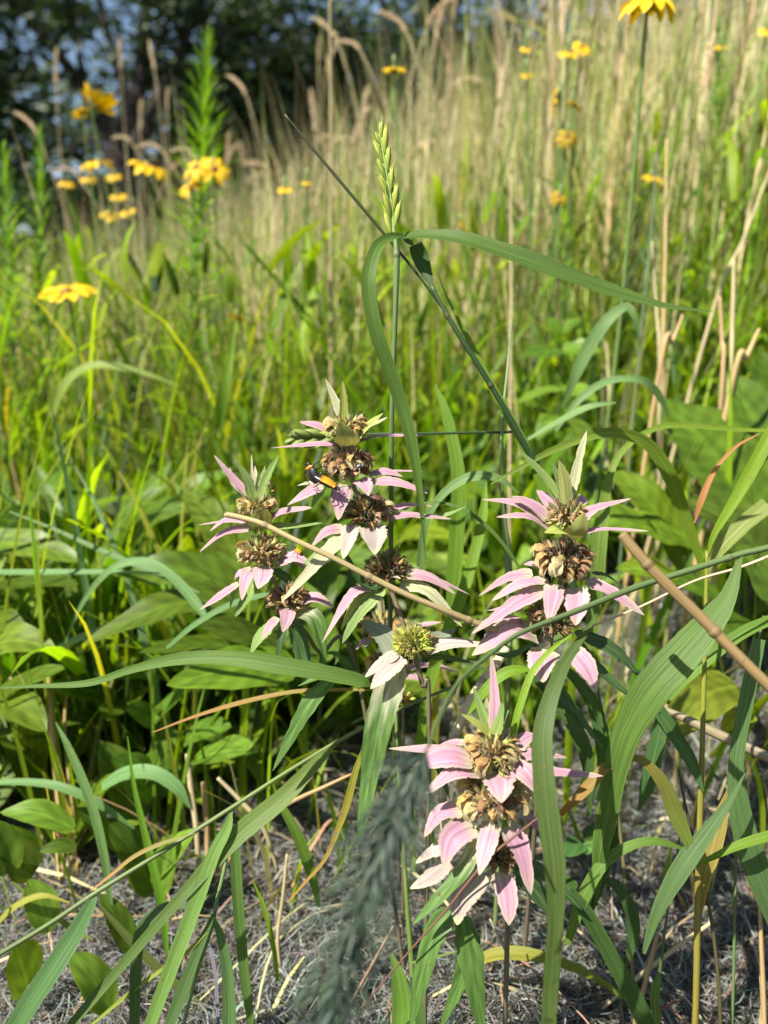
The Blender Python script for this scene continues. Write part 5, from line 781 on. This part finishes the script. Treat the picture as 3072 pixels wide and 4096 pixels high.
for lab, x, y, L, W, n in (('low green clump right of the grey litter behind the lowest flower', .17, .80, .16, .03, 9), ('low green clump under the third right hand whorl', .10, .72, .13, .03, 8), ('low green clump in the litter by the right edge', .42, .80, .15, .035, 8), ('small leaf clump beside the hanging blade at the lower left corner', -.33, .48, .1, .04, 7), ('small leaf clump in the litter below the fallen culm', -.13, .56, .1, .03, 7)):
    broad_plant(lab, x, y, n, L, W, random.choice([(0.09, .16, .014), (0.07, .14, .016)]), .85, 'low green clumps in the litter')
for lab, x, y, L, W, n in (('leafy clump low beside the toothed leaves at the lower left', -.30, .53, .13, .034, 8), ('leafy clump between the cut straws and the fallen culm', -.20, .57, .13, .034, 8), ('leafy clump behind the short fallen blade in the lower left', -.15, .63, .14, .036, 8), ('leafy clump under the left end of the fallen culm', -.25, .47, .1, .03, 7), ('leafy clump in the litter right below the striped leaf', -.04, .66, .13, .032, 8), ('leafy clump on the far side of the plume', .02, .72, .13, .032, 8), ('leafy clump between the lowest flower and the hanging blade', .14, .66, .12, .026, 8), ('leafy clump at the lower right edge under the tan straw', .36, .70, .13, .03, 8)):
    broad_plant(lab, x, y, n, L, W, random.choice([(0.11, .18, .014), (0.09, .15, .014), (.14, .2, .014)]), .85, 'leafy clumps scattered over the litter')
def leafy_stem(label, x, y, h, L, W, col, group):
    g = on_ground(x, y); rt = empty('leafy_stem_plant', g, label, 'wild plant', group); top = g + Vector((random.uniform(-.05, .05), random.uniform(-.05, .05), h)); mb = MB(); tube(mb, [g, (g + top) / 2 + Vector((.01, 0, 0)), top], [.0025, .002, .0012], jit((.14, .2, .04), .1), 6, 10); mb.build('stem', M_stem, rt)
    n = 9; mb = MB()
    for i in range(n):
        v = .25 + .75 * i / (n - 1); p = g.lerp(top, v); a0 = i * 1.5708 + random.uniform(-.3, .3)
        for sg in (0, math.pi):
            a = a0 + sg; e = random.uniform(-.1, .5) + .6 * max(0, v - .8) * 5 * .5; l = L * (1 - .5 * v ** 3) * random.uniform(.8, 1.15); o = np.array([math.cos(a) * math.cos(e), math.sin(a) * math.cos(e), math.sin(e)]); b = np.array(list(p)); k = random.uniform(.85, 1.2)
            ribbon(mb, [b, b + o * l * .5 + np.array([0, 0, l * .1]), b + o * l - np.array([0, 0, l * .12])], [W * l / L] * 3, tuple(q * k for q in col), side=np.cross([0, 0, 1.0], o), n=10, nc=5, fold=.2, wave=.06, prof=lprof)
    mb.build('foliage', M_leaf, rt); return rt
LS = [(-.5, 1.0), (-.28, 1.1), (-.1, 1.15), (.05, 1.25), (.2, 1.35), (.36, 1.2), (.5, 1.3), (.62, 1.5), (.75, 1.4), (.42, 1.55), (.55, 1.75), (.8, 1.8), (.3, 1.7), (-.15, 1.5), (-.4, 1.45), (-.62, 1.35), (-.8, 1.6), (0, 1.75), (.95, 1.7), (-.3, 1.8), (.15, 1.0), (-.2, .9), (-.42, .86)]
for x, y in LS[4:18:2] + LS[5:13:2]: leafy_stem('bushy leafy stem of bright green in the middle of the meadow', x, y, random.uniform(.2, .34), random.uniform(.06, .1), random.uniform(.02, .034), random.choice([(0.14, .22, .012), (.11, .19, .015), (.18, .25, .012)]), 'bright leafy stems in the middle meadow')

# ------------------------------------------------------------------ insects
def beetle(label, head, tail, d, wing, name='soldier_beetle', up=(0, -.35, 1), size=1.0, spot=True, pron=(0.62, .22, .015), lift=.0):
    """head and tail in full photograph pixels"""
    h = P(*head, d); t = P(*tail, d); L = (h - t).length; f = (h - t).normalized(); u = Vector(up); u = (u - f * u.dot(f)).normalized(); s = f.cross(u) * size; c = (h + t) / 2 + u * lift; u = u * size
    rt = empty(name, c - u * L * .17, label, 'insect', 'insects on the beebalm flowers')
    def at(a, b, e): return c + f * a * L + s * b * L + u * e * L
    blk = (0.015, 0.013, 0.011); mb = MB()
    prof = [(-.5, .05, .05), (-.42, .13, .1), (-.2, .17, .12), (.05, .17, .12), (.17, .15, .11), (.22, .1, .09), (.3, .13, .09), (.36, .09, .08), (.42, .095, .08), (.48, .07, .06), (.52, .02, .02)]
    v = []; 
    for a, b, e in prof:
        for k in range(8): th = k * math.pi / 4; v.append(at(a, b * math.cos(th), e * math.sin(th)))
    mb.add(v, [(i * 8 + k, i * 8 + (k + 1) % 8, i * 8 + 8 + (k + 1) % 8, i * 8 + 8 + k) for i in range(len(prof) - 1) for k in range(8)], blk); mb.build('body', M_shell, rt)
    for sg in (-1, 1):
        mb = MB(); pts = [at(.2, sg * .085, .115), at(.0, sg * .1, .15), at(-.25, sg * .1, .14), at(-.5, sg * .07, .06)]
        ribbon(mb, pts, [L * .15, L * .19, L * .18, L * .05], lambda vv, uu: wing if (vv < .5 or not spot) else mixc(wing, blk, min(1, (vv - .5) * 4)), side=s * 1.0 - u * sg * .35, n=10, nc=5, fold=-.25); mb.build('wing_case', M_shell, rt)
        mb = MB(); tube(mb, [at(.46, sg * .05, .04), at(.6, sg * .14, .14), at(.75, sg * .24, .2), at(.88, sg * .34, .16)], [L * .012] * 3 + [L * .007], blk, 5, 12); mb.build('antenna', M_shell, rt)
        for a0, a1, sp in ((.24, .36, .3), (.08, .05, .36), (-.06, -.3, .36)):
            mb = MB(); tube(mb, [at(a0, sg * .1, -.06), at((a0 + a1) / 2, sg * sp * .75, .04), at(a1, sg * sp, -.15), at(a1 * 1.15, sg * sp * 1.15, -.19)], [L * .03, L * .028, L * .02, L * .014], blk, 5, 12); mb.build('leg', M_shell, rt)
    mb = MB(); blob(mb, at(.28, 0, .07), (s * L * .15, f * L * .09, u * L * .05), pron, 10, 6); mb.build('pronotum', M_shell, rt)
    if spot: mb = MB(); blob(mb, at(.28, 0, .105), (s * L * .05, f * L * .05, u * L * .022), blk, 8, 5); mb.build('pronotum_spot', M_shell, rt)
    mb = MB(); blob(mb, at(.46, 0, .02), (s * L * .075, f * L * .07, u * L * .06), blk, 8, 5)
    for sg in (-1, 1): blob(mb, at(.47, sg * .075, .03), (s * L * .025, f * L * .03, u * L * .03), (0.03, .03, .03), 6, 4)
    mb.build('head', M_shell, rt); return rt
beetle('orange soldier beetle facing right on the pink bract of the centre stalk', (1352, 1968), (1256, 1914), dB - .014, (0.6, .24, .01), lift=.0015)
beetle('blackish mating beetle perched head up behind the orange one', (1232, 1852), (1272, 1932), dB - .012, (0.02, .016, .013), size=1.45, up=(-.5, -.8, .35), spot=False, pron=(0.45, .16, .015))
beetle('dark beetle half buried in the brown second head of the centre stalk', (1412, 1885), (1448, 1853), dB - .03, (0.02, .018, .015), up=(-.3, -.8, .6), spot=False, pron=(.3, .1, .02), size=.8)
beetle('shiny dark brown beetle on top of the third head of the centre stalk', (1472, 1984), (1532, 2000), dB - .012, (0.08, .035, .015), up=(0, -.6, .9), spot=False, pron=(.06, .03, .015))
beetle('black and orange beetle on the right side of the left hand second head', (1168, 2186), (1212, 2222), dA - .02, (0.55, .22, .012), up=(.3, -.7, .8), pron=(.03, .02, .015))
beetle('yellow striped wasp like insect beside the left hand top head', (1094, 1975), (1078, 1925), dA - .012, (0.06, .045, .01), name='wasp', up=(.6, -.7, .3), spot=False, pron=(0.5, .25, .02))
beetle('tiny black fly low left of the lime green head', (1475, 2580), (1452, 2590), dB - .005, (0.02, .02, .022), name='fly', up=(0, -.4, 1), spot=False, pron=(.02, .02, .02))

# ------------------------------------------------------------------ trees behind
def limb(mb, pts, r0, r1, col): tube(mb, pts, [r0 + (r1 - r0) * i / (len(pts) - 1) for i in range(len(pts))], lambda v: jit(col, .25), 9, 6 * len(pts))
def leaves_np(name, parent, cx, cy, cz, rx, ry, rz, n, size, cols, p, hole=None, mat=None, clump=26, cs=.16):
    u = RNG.normal(0, 1, (clump, 3)); u /= np.linalg.norm(u, axis=1, keepdims=True); u *= (RNG.random((clump, 1)) ** .45); ctr = np.array([cx, cy, cz]) + u * np.array([rx, ry, rz])
    k = RNG.integers(0, clump, n); pos = ctr[k] + RNG.normal(0, cs, (n, 3)) * np.array([rx, ry, rz]) * RNG.uniform(.5, 1.4, (clump, 1))[k]
    if hole is not None: pos = pos[hole(pos)]
    pos = pos[pos[:, 2] > gz(pos[:, 0], pos[:, 1])]
    n = len(pos); a = RNG.normal(0, 1, (n, 3)); a[:, 2] *= .55; a = nrm(a); b = nrm(np.cross(a, RNG.normal(0, 1, (n, 3)))); s = size * RNG.uniform(.6, 1.3, (n, 1))
    V = np.stack([pos - a * s, pos + b * s * .42, pos + a * s, pos - b * s * .42], 1).reshape(-1, 3); q = np.arange(n * 4).reshape(n, 4); col = np.repeat(pal(n, cols, p, .3), 4, 0); lu = np.tile(np.array([[.1, 0, 0], [.9, .05, 0], [.1, .1, 0], [.9, .05, 0]]), (n, 1))
    return put(name, mesh(name, V, q, col, lu, mat or M_crown, smooth=False), parent)
BARK = (0.035, 0.03, 0.026); LEAFC = [(0.026, .052, .012), (0.038, .068, .013), (0.018, .034, .01), (0.06, .10, .02)]; LP = [.4, .3, .2, .1]
def skyhole(pos):                       # airy gaps in the branches, a real opening in the crown
    r = pos - np.array(list(CAM)); dd = r @ np.array(list(FWD)); px = 1536 + F * (r[:, 0] / dd); py = 2048 - F * ((r @ np.array(list(UP))) / dd); return px * 0 < 1
def tree(label, limbs, crowns, foot):
    g = on_ground(*foot); rt = empty('tree', g, label, 'tree', 'dark trees behind the meadow'); mb = MB(); limb(mb, limbs[0][0], *limbs[0][1:], BARK); tr = mb.build('trunk', M_bark, rt)
    for l in limbs[1:]: mb = MB(); limb(mb, l[0], *l[1:], BARK); mb.build('limb', M_bark, tr)
    mb = None
    for cr in crowns: leaves_np('crown', rt, *cr[:6], cr[6], cr[7], LEAFC, LP, None, clump=cr[8], cs=cr[9])
    return rt
d0 = 11.0
g = on_ground(-4.5, 10.9)
def T(x, y, d=d0): return Q(x, y, d)
tree('forked tree with spreading dark limbs seen at the upper left', [
    ([g, T(275, 500), T(270, 350), T(272, 270)], .26, .17),
    ([T(272, 300), T(300, 180), T(310, 80), T(325, -60)], .15, .08), ([T(270, 330), T(225, 270), T(180, 190), T(120, 110), T(20, -10)], .14, .07), ([T(280, 270), T(262, 170), T(230, 60), T(205, -40)], .09, .05), ([T(285, 320), T(330, 230), T(390, 110), T(440, -20)], .12, .06), ([T(180, 190), T(172, 110), T(160, 40), T(165, -40)], .06, .03), ([T(300, 180), T(345, 100), T(370, 10), T(380, -40)], .07, .03), ([T(120, 110), T(80, 40), T(70, -40)], .05, .03)],
    [(-3.6, 12.0, 5.2, 3.4, 2.2, 1.7, 8500, .085, 60, .10), (-3.2, 11.2, 4.0, 2.6, 1.5, 1.2, 900, .06, 46, .1)], (-4.5, 10.9))
for lab, x, y, cz, rx, rz, n in (
    ('dense dark tree filling the upper left corner', -6.9, 11.0, 2.9, 1.75, 2.6, 12000), ('dark tree right of the forked tree', -1.9, 13.5, 3.2, 1.9, 2.3, 9500), ('dark tree behind the upper middle of the meadow', .9, 14.0, 3.6, 2.3, 2.4, 10000), ('broad dark tree behind the top right of the meadow', 4.6, 14.5, 4.2, 2.8, 2.4, 9000), ('low dark tree behind the foot of the forked tree', -4.6, 14.5, 1.5, 3.2, 1.15, 9000), ('dark tree past the left edge of the meadow', -8.8, 13.5, 3.0, 2.0, 2.8, 6000)):
    g = on_ground(x, y); tree(lab, [([g, g + Vector((.1, 0, 1.2)), g + Vector((.25, 0, cz))], .2, .1), ([g + Vector((.1, 0, 1.2)), g + Vector((-.6, .1, 2.4)), g + Vector((-1.1, 0, cz + .8))], .12, .05), ([g + Vector((.15, 0, 1.5)), g + Vector((.9, -.1, 2.6)), g + Vector((1.4, 0, cz + .6))], .1, .04)], [(x, y, cz, rx, 1.4, rz, int(n * 1.3), .10, 60, .17)], (x, y))
# bushes under the trees and a far wood
for lab, x, y, r, h in (('dark low bush under the forked tree', -3.2, 9.6, 1.0, .75), ('dark bush at the left edge under the trees', -5.6, 9.2, 1.2, .9), ('dark bush right of the forked tree foot', -1.4, 10.4, 1.1, .85), ('dark bush below the middle trees', .4, 11.5, 1.4, 1.2)):
    rt = empty('bush', on_ground(x, y), lab, 'bush', 'bushes under the trees'); mb = MB(); g = on_ground(x, y)
    for k in range(4): tube(mb, [g, g + Vector((random.uniform(-.5, .5), 0, h))], [.03, .01], BARK, 6, 6)
    mb.build('stem', M_bark, rt); leaves_np('foliage', rt, x, y, gz(x, y) + h * .5, r, .7, h * .62, 4200, .06, LEAFC, LP, clump=40, cs=.22)
wood = leaves_np('far_wood', None, -1, 22, 3.4, 20, 3, 3.8, 36000, .2, [(0.03, .05, .02), (0.045, .07, .025)], [.5, .5], clump=240, cs=.05); tag(wood, 'dark far wood behind the trees', kind='stuff')
